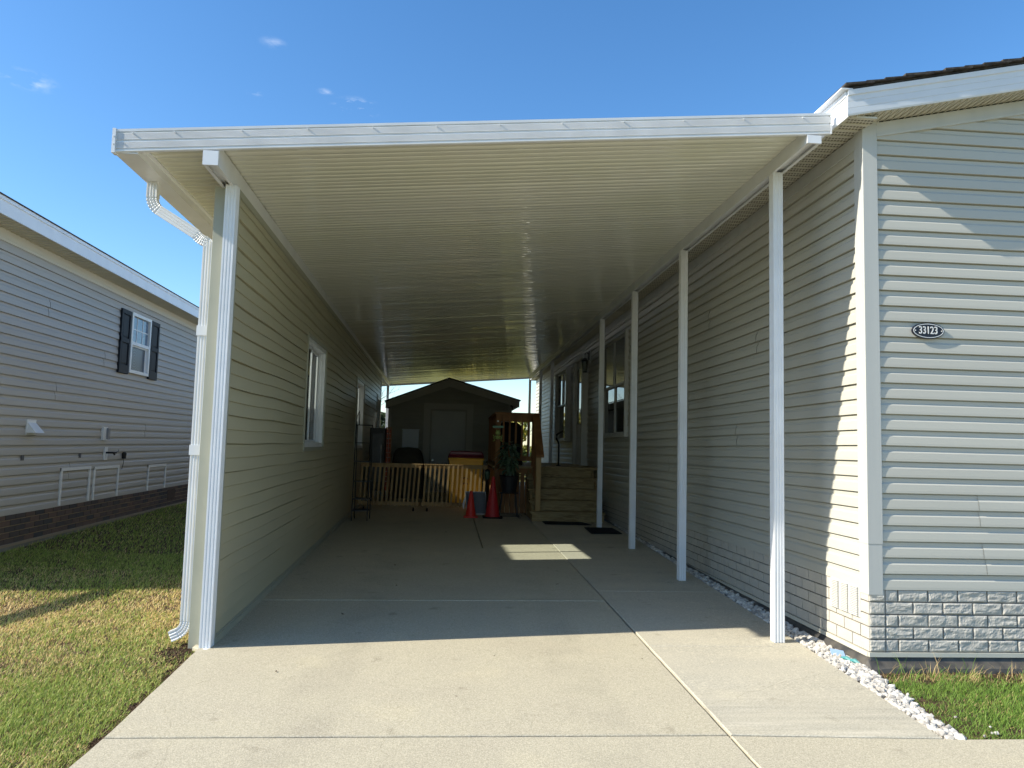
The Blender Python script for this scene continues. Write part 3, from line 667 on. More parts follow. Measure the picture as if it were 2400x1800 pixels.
# roof pans: underside profile along y
mbx = MB(); prof = []
y = 4.765
while y < RL-.02:
    pan = int((y-4.765)/.3048); rp_ = random.Random(pan*77+int((y-4.765)/.0762)); tl = random.Random(pan).uniform(-.013, .013); am = .0021+rp_.uniform(-.0012, .0015); a2 = rp_.uniform(-.0006, .0006)
    hh = lambda q: .0468+tl*((y+.07*q-4.765) % .3048-.15)-am*math.sin(PI*q)-a2*math.sin(2*PI*q)
    prof += [(y+.001, hh(0)+.006), (y+.0045, hh(0)+.006), (y+.0115, hh(0))]+[(y+.0115+.0625*q/8, hh(q/8)) for q in range(1, 8)]+[(y+.074, hh(1)), (y+.0748, hh(1)+.006)]
    y += .0762
n = len(prof)
for q, (yy, h) in enumerate(prof):
    for x in [ex(yy)+.12]+[-1.9+4.42*q/12 for q in range(13)]: mbx.v.append((x, yy, rz(x)+h+.0020*noise.noise(Vector((x*.9, yy*.5, 2)))))
for i in range(n-1):
    for k in range(13): mbx.f.append((i*14+k, i*14+k+1, i*14+k+15, i*14+k+14))
rp = mbx.build('roof_pan', m_soffit_white, cp, smooth=False, fixn=False)
rp.data.polygons.foreach_set('use_smooth', [True]*len(rp.data.polygons)); rp.data.set_sharp_from_angle(angle=R(30))
mbx = MB(); b_ = len(mbx.v); mbx.add([(ex(4.76)+.06, 4.76, rz(ex(4.76))+.065), (2.53, 4.76, rz(2.53)+.065), (2.53, RL, rz(2.53)+.065), (ex(RL)+.06, RL, rz(ex(RL))+.065), (ex(4.76)+.06, 4.76, rz(ex(4.76))+.12), (2.53, 4.76, rz(2.53)+.12), (2.53, RL, rz(2.53)+.12), (ex(RL)+.06, RL, rz(ex(RL))+.12)], [(0, 3, 2, 1), (4, 5, 6, 7), (0, 1, 5, 4), (1, 2, 6, 5), (2, 3, 7, 6), (3, 0, 4, 7)])
mbx.build('roof_top', m_white, cp)
# front fascia (ribbed) and rear fascia
pr = [(0, -.02), (0, .002), (.004, .006), (.010, .006)]
def ribs(z0, z1, nn):
    out = []
    for k in range(nn):
        a = z0+(z1-z0)*k/nn; b = z0+(z1-z0)*(k+1)/nn; out += [(a, .0015), (a+(b-a)*.3, .0075), (b-(b-a)*.25, .0065)]
    return out
pr += [(.012, -.004), (.022, -.004)]+ribs(.024, .066, 6)+[(.068, -.004), (.078, -.004)]+ribs(.080, .124, 6)+[(.126, -.004), (.133, -.004), (.134, .007), (.150, .008), (.152, -.02)]
mbx = MB(); sweep_prof(mbx, pr, (-2.235, 4.75, rz(-2.235)), (2.53, 4.75, rz(2.53)), (0, -1))
xx = -2.13
while xx < 2.5:
    z = rz(xx)+.120; mbx.sweep([(.0045*math.cos(t*PI/3), .0045*math.sin(t*PI/3)) for t in range(6)], [(xx, 4.75, z), (xx, 4.733, z)], Vector((0, 0, 1)))
    xx += .26 if xx < -1.9 else .42
ff = mbx.build('front_fascia', m_white, cp)
mbx = MB(); mbx.box(-2.256, -2.235, 4.735, 4.79, rz(-2.25)-.006, rz(-2.25)+.155)
for z in (.05, .10): mbx.sweep([(.005*math.cos(t*PI/3), .005*math.sin(t*PI/3)) for t in range(6)], [(-2.245, 4.736, rz(-2.25)+z), (-2.245, 4.728, rz(-2.25)+z)], Vector((0, 0, 1)))
mbx.build('end_cap', m_white, ff)
mbx = MB(); mbx.box(2.5305, 2.54, 4.742, 4.77, rz(2.53)+.0, rz(2.53)+.150); mbx.build('end_cap', m_white, ff)
mbx = MB(); sweep_prof(mbx, [(.0, -.02), (.0, .008), (.152, .008), (.152, -.02)], (ex(RL), RL, rz(ex(RL))), (2.53, RL, rz(2.53)), (0, 1)); mbx.build('rear_fascia', m_white, cp)
# gutter along the left edge (box gutter)
mbx = MB(); GP = [(0, 0), (0, .150), (.006, .150), (.006, .008), (.112, .008), (.112, .060), (.15, .060), (.15, .050), (.12, .050), (.12, 0)]
base = 0
for Q in (4.757, RL):
    for dx_, dz_ in GP: mbx.v.append((ex(Q)+dx_+(.0 if dx_ < .11 else .03), Q, rz(-2.25)+dz_))
mbx.f += [(j, (j+1) % 10, (j+1) % 10+10, j+10) for j in range(10)]+[tuple(range(10)), tuple(range(10, 20))[::-1]]
gt = mbx.build('gutter', m_white, cp)
# beams
def beam(x0, x1, z0, z1, k, name='beam'):
    mb_ = MB()
    ya, yb = 4.762, 24.0
    for (a, b, c, d_) in ((x0, x0+.006, z0, z1), (x1-.006, x1, z0, z1), (x0+.006, x0+.022, z0, z0+.006), (x1-.022, x1-.006, z0, z0+.006), (x0+.006, x1-.006, z0+.03, z0+.036)):
        mb_.add([(a-k*(yy-ya), yy, zz) if q == 0 else (b-k*(yy-ya), yy, zz) for yy in (ya, yb) for zz in (c, d_) for q in (0, 1)], [(0, 1, 3, 2), (4, 6, 7, 5), (0, 4, 5, 1), (2, 3, 7, 6), (0, 2, 6, 4), (1, 5, 7, 3)])
    bo = mb_.build(name, m_white, cp)
    e_ = MB(); e_.box(x0-.002, x1+.002, 4.7435, ya+.0, z0-.002, min(z1, rz(x0)-.003)); e_.build('end_cap', m_white, bo)
beam(-1.686, -1.592, 3.150, 3.29, .031)
beam(2.365, 2.462, 3.530, 3.66, 0)
# posts: fluted square tubes
def fluted(w):
    h = w/2; side = []
    def s(k): return -h+w*k
    base_ = [(s(.0), 0), (s(.14), 0), (s(.19), .0045), (s(.24), .0045), (s(.29), 0), (s(.43), 0), (s(.47), .0045), (s(.53), .0045), (s(.57), 0), (s(.71), 0), (s(.76), .0045), (s(.81), .0045), (s(.86), 0)]
    pts = []
    for q in range(4):
        a = q*PI/2
        for u, d_ in base_:
            x_, y_ = u, -h+d_
            pts.append((x_*math.cos(a)-y_*math.sin(a), x_*math.sin(a)+y_*math.cos(a)))
    return pts
ring = fluted(.076)
def post(cx, cy, z0, z1, name='post'):
    mb_ = MB(); n_ = len(ring); mb_.add([(cx+a, cy+b, z) for z in (z0, z1) for a, b in ring], [(j, (j+1) % n_, (j+1) % n_+n_, j+n_) for j in range(n_)]+[tuple(range(n_))[::-1], tuple(range(n_, 2*n_))])
    return mb_
for k, yy in enumerate((5.33, 7.63, 9.79, 12.04, 16.2, 18.4, 20.9, 24.0)):
    cx = 2.400
    if 12.5 < yy < 17: continue
    z0 = gz(yy)+.006
    post(cx, yy, z0, 3.528).build('post', m_white, cp)
post(-1.613, 5.148, gz(5.1)-.03, 3.150).build('post', m_white, cp)
post(-2.24, 24.0, .1, 3.2).build('post', m_white, cp)
mb_ = MB(); mb_.lathe([(.001, 0), (.03, 0), (.028, .004), (.001, .006)], (-1.60, 5.10, -.006), 14); mb_.build('post_foot', m_white, cp)
# downspout
def spath():
    P = [(-2.215, 3.205), (-2.215, 3.09)]
    for k in range(1, 7): a = k/6*R(60); P.append((-2.215+.11*(1-math.cos(a)), 3.09-.11*math.sin(a)-.0))
    ax, az = P[-1]; bx, bz = -1.895, az-(-1.895-ax)*math.tan(R(31))
    P.append((ax+.03, az-.018)); P.append((bx, bz))
    for k in range(1, 9): a = k/8*R(58); P.append((bx+.11*(math.sin(R(58))-math.sin(R(58)-a)), bz-.11*(math.cos(R(58)-a)-math.cos(R(58)))))
    qx, qz = P[-1]
    P += [(qx, qz-.08), (qx, 1.4), (qx, .135)]
    for k in range(1, 9): a = k/8*R(62); P.append((qx-.10*(1-math.cos(a)), .135-.10*math.sin(a)))
    ex_, ez_ = P[-1]; P.append((ex_-.045, ez_-.020)); return P
SP = spath()
def corr(P, y0):
    out = []; sc = []
    for i in range(len(P)-1):
        a = Vector((P[i][0], y0, P[i][1])); b = Vector((P[i+1][0], y0, P[i+1][1])); L = (b-a).length
        if L < .03:
            out += [a, a+(b-a)*.35, a+(b-a)*.5]; sc += [1.04, 1.0, .88]
        else: out.append(a); sc.append(1)
    out.append(Vector((P[-1][0], y0, P[-1][1]))); sc.append(1); return out, sc
fl_ = [(-.039, 0), (-.030, 0), (-.026, .004), (-.017, .004), (-.013, 0), (-.0065, 0), (-.003, .004), (.003, .004), (.0065, 0), (.013, 0), (.017, .004), (.026, .004), (.030, 0), (.039, 0)]
dring = [(a, -.028+d) for a, d in fl_]+[(-a, .028-d) for a, d in fl_]
o_, s_ = corr(SP, 5.30)
dn = MB(); dn.sweep(dring, o_, Vector((0, 1, 0)), scales=[q_*.92 for q_ in s_])
ds = dn.build('downspout', m_white, cp)
for z in (2.14, 1.30): e = MB(); e.box(SP[-11][0]-.043, SP[-11][0]+.043, 5.268, 5.332, z-.035, z+.035); e.build('strap', m_white, ds)

# ================================================================== LEFT ENCLOSURE WALL
wl = thing('enclosure_wall', 'tan vinyl sided wall closing the left side of the carport', 'wall', (-1.66, 5.19, 0))
W0 = 5.19; WE = 19.85; ca, sa = math.cos(.03), math.sin(.03)
def pin(l, z, d):    # inner face, +d towards carport
    x = -1.598+d; yy = l-W0; return (x*1.0-sa*yy+0*ca, W0+yy*ca, z)
def pout(l, z, d):
    x = -1.735-d; yy = l-W0; return (x-sa*yy, W0+yy*ca, z)
wins = [(8.31, 9.68, 1.30, 2.55), (13.63, 15.05, 1.24, 2.53), (18.50, 19.70, 1.24, 2.50)]
mbx = MB(); siding(mbx, pin, W0+.02, WE, -.05, 3.15, .2, double4(.2), openings=wins, seg=.22, wav=.007, wz=.014); mbx.build('siding', m_olive, wl, fixn=False)
mbx = MB(); siding(mbx, pout, W0+.02, WE, -.05, 3.15, .2, double4(.2), openings=wins, seg=.6); mbx.build('siding', m_olive, wl, fixn=False)
mbx = MB()
lbox(mbx, pin, W0-.0, W0+.045, -.02, 3.15, -.030, .018); lbox(mbx, pin, W0-.012, W0+.0, 0.04, 3.15, -.045, .006); mbx.build('corner_trim', m_olivetrim, wl, bevel=.002)
mbx = MB(); lbox(mbx, pin, WE-.03, WE+.02, -.02, 3.15, -.03, .018); mbx.build('corner_trim', m_olivetrim, wl, bevel=.002)
mbx = MB(); lbox(mbx, pout, W0, W0+.05, -.08, 3.16, -.08, .012); lbox(mbx, pout, WE-.03, WE+.02, -.02, 3.15, -.03, .018); lbox(mbx, pout, WE, WE+.01, 0, 3.15, -.15, 0); mbx.build('corner_trim', m_olivetrim, wl, bevel=.002)
mbx = MB(); lbox(mbx, pin, W0, WE, 3.10, 3.148, 0, .022); mbx.build('top_trim', m_olivetrim, wl)
mbx = MB()
def pg(l, z, d): x_, y_, z_ = pin(l, z, d); return (x_, y_, z_+gz(l))
for a, b, e_ in ((W0, 8.0-1.1, 0), (6.9, 11, .004), (11, WE, 0)): lbox(mbx, pg, a, b, .0, .045, .0, .028+e_)
lbox(mbx, pg, W0, WE, .045, .055, .0, .020)
mbx.build('base_trim', m_olivetrim, wl)
e = MB(); lbox(e, pin, W0-.014, W0-.002, .03, .06, -.04, .0); e.build('trim_opening', m_black, wl)
for (a, b, c, d_) in wins:
    q = MB()   # siding-coloured J-trim on the carport side
    lbox(q, pin, a-.035, b+.035, c-.045, c, -.01, .024); lbox(q, pin, a-.035, b+.035, d_, d_+.04, -.01, .024); lbox(q, pin, a-.035, a, c, d_, -.01, .024); lbox(q, pin, b, b+.035, c, d_, -.01, .024)
    wo_ = q.build('window', m_olivetrim, wl, bevel=.002)
    q = MB(); T = -.150
    lbox(q, pin, a, b, c, c+.05, T, .010); lbox(q, pin, a, b, d_-.05, d_, T, .010); lbox(q, pin, a, a+.045, c+.05, d_-.05, T, .010); lbox(q, pin, b-.045, b, c+.05, d_-.05, T, .010)
    for k in range(3): lbox(q, pin, a+.045, b-.045, c+.05, c+.062, -.03-.035*k, -.022-.035*k); lbox(q, pin, b-.06, b-.045, c+.05, d_-.05, -.03-.035*k, -.022-.035*k)
    fo_ = q.build('frame', m_vinylw, wo_, bevel=.002)
    q = MB(); m_ = (a+b)/2-.06
    for (u0, u1, dd_) in ((a+.045, m_+.03, -.055), (m_-.0, b-.045, -.090)):
        lbox(q, pin, u0, u1, c+.05, c+.085, dd_-.012, dd_+.012); lbox(q, pin, u0, u1, d_-.085, d_-.05, dd_-.012, dd_+.012); lbox(q, pin, u0, u0+.035, c+.085, d_-.085, dd_-.012, dd_+.012); lbox(q, pin, u1-.035, u1, c+.085, d_-.085, dd_-.012, dd_+.012)
    q.build('sash', m_vinylw, wo_, bevel=.002)
    if a > 18:  # slats added in the far window to keep sun off the shed front
        q = MB()
        for k in range(44): lbox(q, pin, a+.05, b-.05, c+.06+k*.0262, c+.085+k*.0262, -.125+(k % 2)*.0012, -.120+(k % 2)*.0012)
        q.build('sun_block_slats', m_vinylw, wo_)
    q = MB(); lbox(q, pin, a+.08, m_-.005, c+.085, d_-.085, -.056, -.053); lbox(q, pin, m_+.035, b-.08, c+.085, d_-.085, -.091, -.088); q.build('pane', m_glass, wo_)

# ================================================================== NEIGHBOUR HOUSE (left)
nb = thing('house', 'grey sided neighbouring house with dark brick skirt and black shutters', 'house', (-5.0, 6.72, 0))
NK = .034
def pn(l, z, d): return (-5.2-NK*(l-14)+d, l, z)
N0, N1 = 6.72, 24.0; NP = .1125
nw = [(11.72, 12.50, 2.35, 3.30)]
mbx = MB(); siding(mbx, pn, N0, N1, .45, 3.50, NP, dutch(NP, .9), openings=nw, seg=.5, wav=.003, wz=.004, seams={3: 10.1, 4: 10.12, 8: 12.6, 9: 12.62, 12: 9.6, 13: 9.62, 17: 10.9, 18: 10.92, 21: 9.3, 22: 9.32}); mbx.build('siding', m_nsiding, nb, fixn=False)
nx0 = -13.6
mbx = MB(); mbx.prism([(-4.97, .0), (-4.97, 3.5), (-9.2, 4.4), (nx0, 3.5), (nx0, 0)], N0-.0, N0+.05, lambda a, b, c: (a, c, b)); mbx.prism([(-5.56, .0), (-5.56, 3.5), (-9.2, 4.4), (nx0, 3.5), (nx0, 0)], N1-.05, N1, lambda a, b, c: (a, c, b)); mbx.box(nx0, nx0+.05, N0, N1, 0, 3.5)
mbx.build('wall', m_nsiding, nb)
mbx = MB(); lbox(mbx, pn, N0, N1, 3.47, 3.60, 0, .022); lbox(mbx, pn, N0, N1, 3.50, 3.51, .022, .028); mbx.build('frieze_board', m_ntrim, nb)
mbx = MB(); yy = N0-.25
while yy < N1: lbox(mbx, pn, yy, yy+.088, 3.600, 3.612, .0, .32); lbox(mbx, pn, yy+.088, yy+.10, 3.592, 3.612, .0, .32); yy += .10
mbx.build('eave_soffit', m_soffit, nb)
mbx = MB(); lbox(mbx, pn, N0-.25, N1+.2, 3.592, 3.735, .32, .335); lbox(mbx, pn, N0-.25, N1+.2, 3.735, 3.785, .32, .345); mbx.build('eave_fascia', m_fascia, nb)
mbx = MB()
ta = [(-4.60, 3.788), (-9.2, 3.788+.21*4.6), (nx0-.4, 3.788-.1), (nx0-.4, 3.77-.1), (-9.2, 3.76+.21*4.6), (-4.60, 3.772)]
mbx.add([(x_-(NK*(yv-N0)), yv, z_) for yv in (N0-.27, N1+.2) for x_, z_ in ta], [(j, (j+1) % 6, (j+1) % 6+6, j+6) for j in range(6)]+[tuple(range(6)), tuple(range(6, 12))[::-1]])
mbx.build('roof', m_shingle, nb)
# dark brick skirt: procedural brick pattern on a real wall with relief
def nbrick():
    m = bpy.data.materials.new('dark_brick'); m.use_nodes = True; t = m.node_tree; b = t.nodes['Principled BSDF']; b.inputs['Roughness'].default_value = .85
    g = t.nodes.new('ShaderNodeNewGeometry'); n_ = t.nodes.new('ShaderNodeTexNoise'); n_.inputs['Scale'].default_value = 4; t.links.new(g.outputs['Position'], n_.inputs['Vector'])
    at = t.nodes.new('ShaderNodeAttribute'); at.attribute_name = 'tone'; x = t.nodes.new('ShaderNodeMix'); x.data_type = 'RGBA'; sp = t.nodes.new('ShaderNodeSeparateColor'); t.links.new(at.outputs['Color'], sp.inputs[0]); t.links.new(sp.outputs[0], x.inputs[0])
    x.inputs[6].default_value = (.045, .045, .05, 1); x.inputs[7].default_value = (.13, .085, .065, 1); t.links.new(x.outputs[2], b.inputs['Base Color']); return m
mbx = MB(); tones = []
for r_ in range(5):
    l = N0-.1+(r_ % 2)*.105
    while l < 17:
        lbox(mbx, pn, l+.005, l+.205, .115+r_*.068+.008, .115+(r_+1)*.068-.002, 0, .014); tones += [rnd.random()]*8; l += .21
bo = mbx.build('brick_skirt', nbrick(), nb)
ca_ = bo.data.color_attributes.new('tone', 'FLOAT_COLOR', 'POINT')
for i, tn in enumerate(tones): ca_.data[i].color = (tn, tn, tn, 1)
mbx = MB(); lbox(mbx, pn, N0, N1, 0.0, .456, -.02, .006); mbx.build('skirt_backing', mat('tan_mortar', (.34, .27, .18), .9), nb)
mbx = MB()
for k in range(30): lbox(mbx, pn, N0+k*.6, N0+k*.6+.6, .095+.008*noise.noise(Vector((k, 0, 0))), .125+.008*noise.noise(Vector((k, 0, 0))), 0, .035)
mbx.build('skirt_rail', mat('weathered_rail', (.26, .22, .16), .8), nb)
mbx = MB(); lbox(mbx, pn, N0, N1, -.08, .095, 0, .03); mbx.build('foundation', mat('grey_foundation', (.20, .20, .19), .9, var=(.12, .12, .11), varscale=3), nb)
# neighbour window (double hung, grilles above)
a, b, c, d_ = nw[0]; zm = 2.80
w_ = MB(); lbox(w_, pn, a, b, c, c+.05, -.02, .05); lbox(w_, pn, a, b, d_-.05, d_, -.02, .05); lbox(w_, pn, a, a+.05, c+.05, d_-.05, -.02, .05); lbox(w_, pn, b-.05, b, c+.05, d_-.05, -.02, .05)
nwo = w_.build('window', m_vinylw, nb, bevel=.003)
w_ = MB(); lbox(w_, pn, a+.05, b-.05, zm-.005, zm+.045, .0, .045); lbox(w_, pn, a+.05, b-.05, zm-.03, zm-.005, -.005, .02)
lbox(w_, pn, b-.10, b-.05, c+.05, zm-.03, -.01, .01)
w_.build('meeting_rail', m_vinylw, nwo)
w_ = MB(); lbox(w_, pn, a+.05, b-.05, zm+.045, d_-.05, .0, .012); w_.build('pane', m_paneblue, nwo)
w_ = MB(); lbox(w_, pn, a+.05, b-.10, c+.05, zm-.03, -.012, .0); w_.build('pane', m_rings, nwo)
w_ = MB()
for k in (1, 2): l = a+.05+(b-a-.1)*k/3; lbox(w_, pn, l-.008, l+.008, zm+.045, d_-.05, .012, .018)
lbox(w_, pn, a+.05, b-.05, (zm+.045+d_-.05)/2-.008, (zm+.045+d_-.05)/2+.008, .0125, .0165)
w_.build('muntin', m_vinylw, nwo)
for (s0, s1) in ((11.345, 11.70), (12.53, 12.89)):
    w_ = MB(); z0, z1 = 2.32, 3.295; dp = .045
    lbox(w_, pn, s0, s1, z0, z0+.13, .012, dp); lbox(w_, pn, s0, s1, z1-.07, z1, .012, dp); lbox(w_, pn, s0, s1, 2.79, 2.86, .012, dp); lbox(w_, pn, s0, s0+.055, z0+.13, z1-.07, .012, dp); lbox(w_, pn, s1-.055, s1, z0+.13, z1-.07, .012, dp)
    lbox(w_, pn, s0+.055, s1-.055, z0+.13, z1-.07, .012, .028); lbox(w_, pn, s0+.08, s1-.08, z0+.155, 2.765, .012, .036); lbox(w_, pn, s0+.08, s1-.08, 2.885, z1-.095, .012, .036)
    w_.build('shutter', m_shutter, nb, bevel=.003)
# dryer hood, boxes, faucet, marks, hatch frames, vent
w_ = MB(); lbox(w_, pn, 8.99, 9.19, 1.36, 1.54, .01, .025); w_.add([pn(9.0, 1.52, .025), pn(9.18, 1.52, .025), pn(9.18, 1.50, .03), pn(9.0, 1.50, .03), pn(8.99, 1.385, .13), pn(9.19, 1.385, .13), pn(9.19, 1.385, .025), pn(8.99, 1.385, .025)], [(0, 1, 2, 3), (3, 2, 5, 4), (4, 5, 6, 7), (0, 3, 4, 7), (1, 6, 5, 2), (0, 7, 6, 1)])
w_.build('dryer_hood', m_vinylw, nb)
w_ = MB(); lbox(w_, pn, 10.98, 11.10, 1.30, 1.49, .01, .05); q_ = w_.build('meter_box', m_vinylw, nb); w_ = MB(); lbox(w_, pn, 11.06, 11.12, 1.315, 1.475, .05, .08); w_.build('cover', mat('grey_plastic', (.25, .25, .26), .5), q_)
w_ = MB(); lbox(w_, pn, 11.09, 11.20, 1.015, 1.20, .01, .03); q_ = w_.build('faucet_plate', m_vinylw, nb)
w_ = MB(); w_.tube([pn(11.14, 1.12, .02), pn(11.16, 1.12, .12), pn(11.18, 1.09, .14)], .014); w_.lathe([(.001, -.01), (.035, -.01), (.035, .01), (.001, .01)], pn(11.18, 1.12, .13), 10); w_.tube([pn(11.18, 1.12, .13), pn(11.4, 1.14, .10), pn(11.5, 1.16, .06)], .004, 5); w_.build('faucet', m_black, q_)
w_ = MB(); w_.lathe([(.001, -.05), (.03, -.05), (.035, .03), (.02, .05), (.001, .05)], pn(11.76, 1.07, .04), 10); w_.tube([pn(11.76, 1.02, .04), pn(11.78, .95, .03), pn(11.76, .86, .02)], .004, 5); w_.build('sensor', m_black, nb)
for l in (8.93, 10.34): w_ = MB(); lbox(w_, pn, l, l+.065, 1.06, 1.12, .016, .019); lbox(w_, pn, l+.012, l+.053, 1.072, 1.108, .019, .021); w_.build('vent_plug', mat('mark_grey', (.10, .10, .11), .7), nb)
for (l0, l1, zt) in ((9.87, 10.71, .94), (10.81, 11.65, .925), (12.81, 13.66, .885)):
    w_ = MB(); lbox(w_, pn, l0, l0+.045, .46, zt, .012, .03); lbox(w_, pn, l1-.045, l1, .46, zt, .012, .03); lbox(w_, pn, l0, l1, zt-.04, zt, .0121, .0305); w_.build('hatch_trim', m_vinylw, nb)
w_ = MB()
for k in range(9): lbox(w_, pn, 13.85+k*.045, 13.87+k*.045, .22, .41, .0, .02)
pass
pr_ = MB(); pr_.box(-.03, .03, 3.6, N0+.0, 1.10, 1.25, lambda x, y, z: (x-4.92+.27*(y-6.18)-.0, y, z)); pr_.build('shadow_rail', m_ntrim, nb)  # unseen rail added to cast the thin shadow on the left lawn
for yq in (3.6, 5.1):
    pr_ = MB(); pr_.box(-4.96+.27*(yq-6.18), -4.88+.27*(yq-6.18), yq, yq+.08, 0, 1.28); pr_.build('shadow_rail_post', m_ntrim, nb)  # unseen posts carrying the added shadow-casting rail
w_.build('skirt_vent', mat('brown_vent', (.10, .07, .055), .7), nb)

# ================================================================== SHED
shd = thing('shed', 'dark gabled garden shed with a wide trimmed door at the end of the driveway', 'shed', (-.15, 19.0, .1))
def psd(l, z, d): return (l, 19.0-d, z)
ap = (-.2, 3.02); eL = (-1.80, 2.39); eR = (1.62, 2.505)
slL = (ap[1]-eL[1])/(ap[0]-eL[0]); slR = (ap[1]-eR[1])/(eR[0]-ap[0])
mbx = MB(); siding(mbx, psd, -1.72, 1.42, .10, 2.95, .105, dutch(.105, .8), openings=[(-.82, .43, .10, 2.38)], seg=.5)
mbx.build('siding', m_shed, shd, clips=[((ap[0], 0, ap[1]-.16), (-slL, 0, 1)), ((ap[0], 0, ap[1]-.16), (slR, 0, 1))], fixn=False)
for q_ in ((-1.74, -1.66, 18.975, 19.02, .1, 2.36), (1.36, 1.44, 18.975, 19.02, .1, 2.42)): mbx = MB(); mbx.box(*q_); mbx.build('corner_board', m_shedtrim, shd)
mbx = MB(); mbx.prism([(-1.70, .1), (1.40, .1), (1.40, 2.4), (-.2, 2.85), (-1.70, 2.35)], 19.02, 22.3, lambda a, b, c: (a, c, b)); mbx.build('body', m_shed, shd)
mbx = MB()
for (p0, p1) in ((ap, eL), (ap, eR)):
    (x0, z0), (x1, z1) = p0, p1
    mbx.add([(x0, 18.80, z0), (x1, 18.80, z1), (x1, 18.80, z1-.17), (x0, 18.80, z0-.20), (x0, 18.84, z0), (x1, 18.84, z1), (x1, 18.84, z1-.17), (x0, 18.84, z0-.20)], [(0, 1, 2, 3), (4, 7, 6, 5), (0, 4, 5, 1), (1, 5, 6, 2), (2, 6, 7, 3), (3, 7, 4, 0)])
mbx.build('fascia', m_shedtrim, shd)
mbx = MB(); mbx.prism([(eL[0]-.03, eL[1]), (ap[0], ap[1]+.005), (eR[0]+.03, eR[1]), (eR[0]+.03, eR[1]+.025), (ap[0], ap[1]+.035), (eL[0]-.03, eL[1]+.025)], 18.77, 22.5, lambda a, b, c: (a, c, b)); mbx.prism([(eL[0], eL[1]-.15), (-1.7, eL[1]-.15), (-1.7, eL[1]-.0), (eL[0], eL[1]-.0)], 18.84, 22.5, lambda a, b, c: (a, c, b)); mbx.prism([(1.4, eR[1]-.15), (eR[0], eR[1]-.15), (eR[0], eR[1]), (1.4, eR[1])], 18.84, 22.5, lambda a, b, c: (a, c, b)); mbx.build('roof', m_shingle, shd)
mbx = MB(); lbox(mbx, psd, -.83, -.66, .1, 2.24, 0, .035); lbox(mbx, psd, .28, .44, .1, 2.24, 0, .035); lbox(mbx, psd, -.83, .44, 2.24, 2.39, 0, .037); mbx.build('door_trim', m_shedtrim, shd, bevel=.004)
mbx = MB(); lbox(mbx, psd, -.66, .28, .1, 2.24, -.03, .0); mbx.build('door_jamb', m_shed, shd)
mbx = MB(); lbox(mbx, psd, -.62, .24, .12, 2.19, -.0, .012)
for (a, b) in ((-.53, -.22), (-.16, .15)):
    for (c, d_) in ((.3, 1.0), (1.15, 1.75), (1.85, 2.1)): lbox(mbx, psd, a, b, c, d_, .012, .016)
do = mbx.build('door', m_sheddoor, shd, bevel=.002)
mbx = MB(); mbx.sweep([(.03*math.cos(t*PI/6), .03*math.sin(t*PI/6)) for t in range(12)], [(-.57, 18.988, .93), (-.57, 18.96, .93), (-.57, 18.945, .93), (-.57, 18.935, .93)], Vector((0, 0, 1)), scales=[.5, .5, 1, .7]); mbx.build('knob', m_silver, do)
mbx = MB(); lbox(mbx, psd, -1.357, -.943, 1.12, 1.70, .018, .07); lbox(mbx, psd, -1.375, -.925, 1.685, 1.71, .018, .085); lbox(mbx, psd, -.955, -.943, 1.12, 1.69, .07, .078); mbx.build('white_cabinet', mat('cabinet_paint', (.55, .60, .66), .4), shd, bevel=.004)

# ================================================================== DECK + STEPS
dk = thing('deck', 'wooden side deck with five front steps against the house wall', 'deck', (1.8, 13.9, .07))
DZ = .98
mbx = MB()
for k in range(22): mbx.box(.72, 2.775, 13.86+k*.142, 13.86+k*.142+.136, DZ-.038, DZ)
mbx.build('decking', m_stair, dk, bevel=.003)
mbx = MB()
for k in range(7): mbx.box(.78+k*.0935, .78+k*.0935+.083, 13.90, 13.92, .10, DZ-.09)
mbx.box(.76, 1.46, 13.87, 13.905, DZ-.13, DZ-.04)
for k in range(30): mbx.box(.745, .765, 13.92+k*.0935, 14.003+k*.0935, .10, DZ-.09)
mbx.build('skirting', m_rail, dk)
zs = [.065, .235, .41, .60, .79, .98]
for k in range(5):
    y0 = 12.78+.27*k; st = MB()
    st.box(1.37+(.0 if k else 0), 2.64, y0+.02, y0+.055, zs[k], zs[k+1]-.038)
    if k < 4:
        st.box(1.34, 2.66, y0, y0+.145, zs[k+1]-.036, zs[k+1]); st.box(1.34, 2.66, y0+.150, y0+.295, zs[k+1]-.036, zs[k+1])
    st.build('step', m_stair, dk, bevel=.004)
st = MB(); st.prism([(12.80, .06), (13.9, .06), (13.9, .94), (13.62, .74), (13.35, .56), (13.08, .36), (12.82, .20)], 1.375, 1.41, lambda a, b, c: (c, a, b)); st.build('stringer', m_stair, dk); st = MB(); st.prism([(12.80, .06), (13.9, .06), (13.9, .94), (13.62, .74), (13.35, .56), (13.08, .36), (12.82, .20)], 2.60, 2.635, lambda a, b, c: (c, a, b)); st.build('stringer', m_stair, dk)
for (x0, x1, y0, z0, z1) in ((1.43, 1.52, 12.87, .24, 1.20), (1.45, 1.54, 13.86, .98, 1.95), (.76, .85, 13.86, .10, 1.95), (.76, .85, 16.8, .1, 1.95)):
    st = MB(); st.box(x0, x1, y0, y0+.09, z0, z1); st.build('railing_post', m_rail if z1 > 1.5 else m_wood, dk, bevel=.004)
rl = MB(); rl.box(.73, 1.57, 13.83, 13.97, 1.952, 1.99); rl.box(.85, 1.45, 13.89, 13.93, 1.82, 1.952); rl.box(.85, 1.45, 13.89, 13.93, 1.08, 1.17); rl.box(.74, .88, 13.97, 16.9, 1.952, 1.99); rl.box(.79, .82, 13.95, 16.8, 1.82, 1.952)
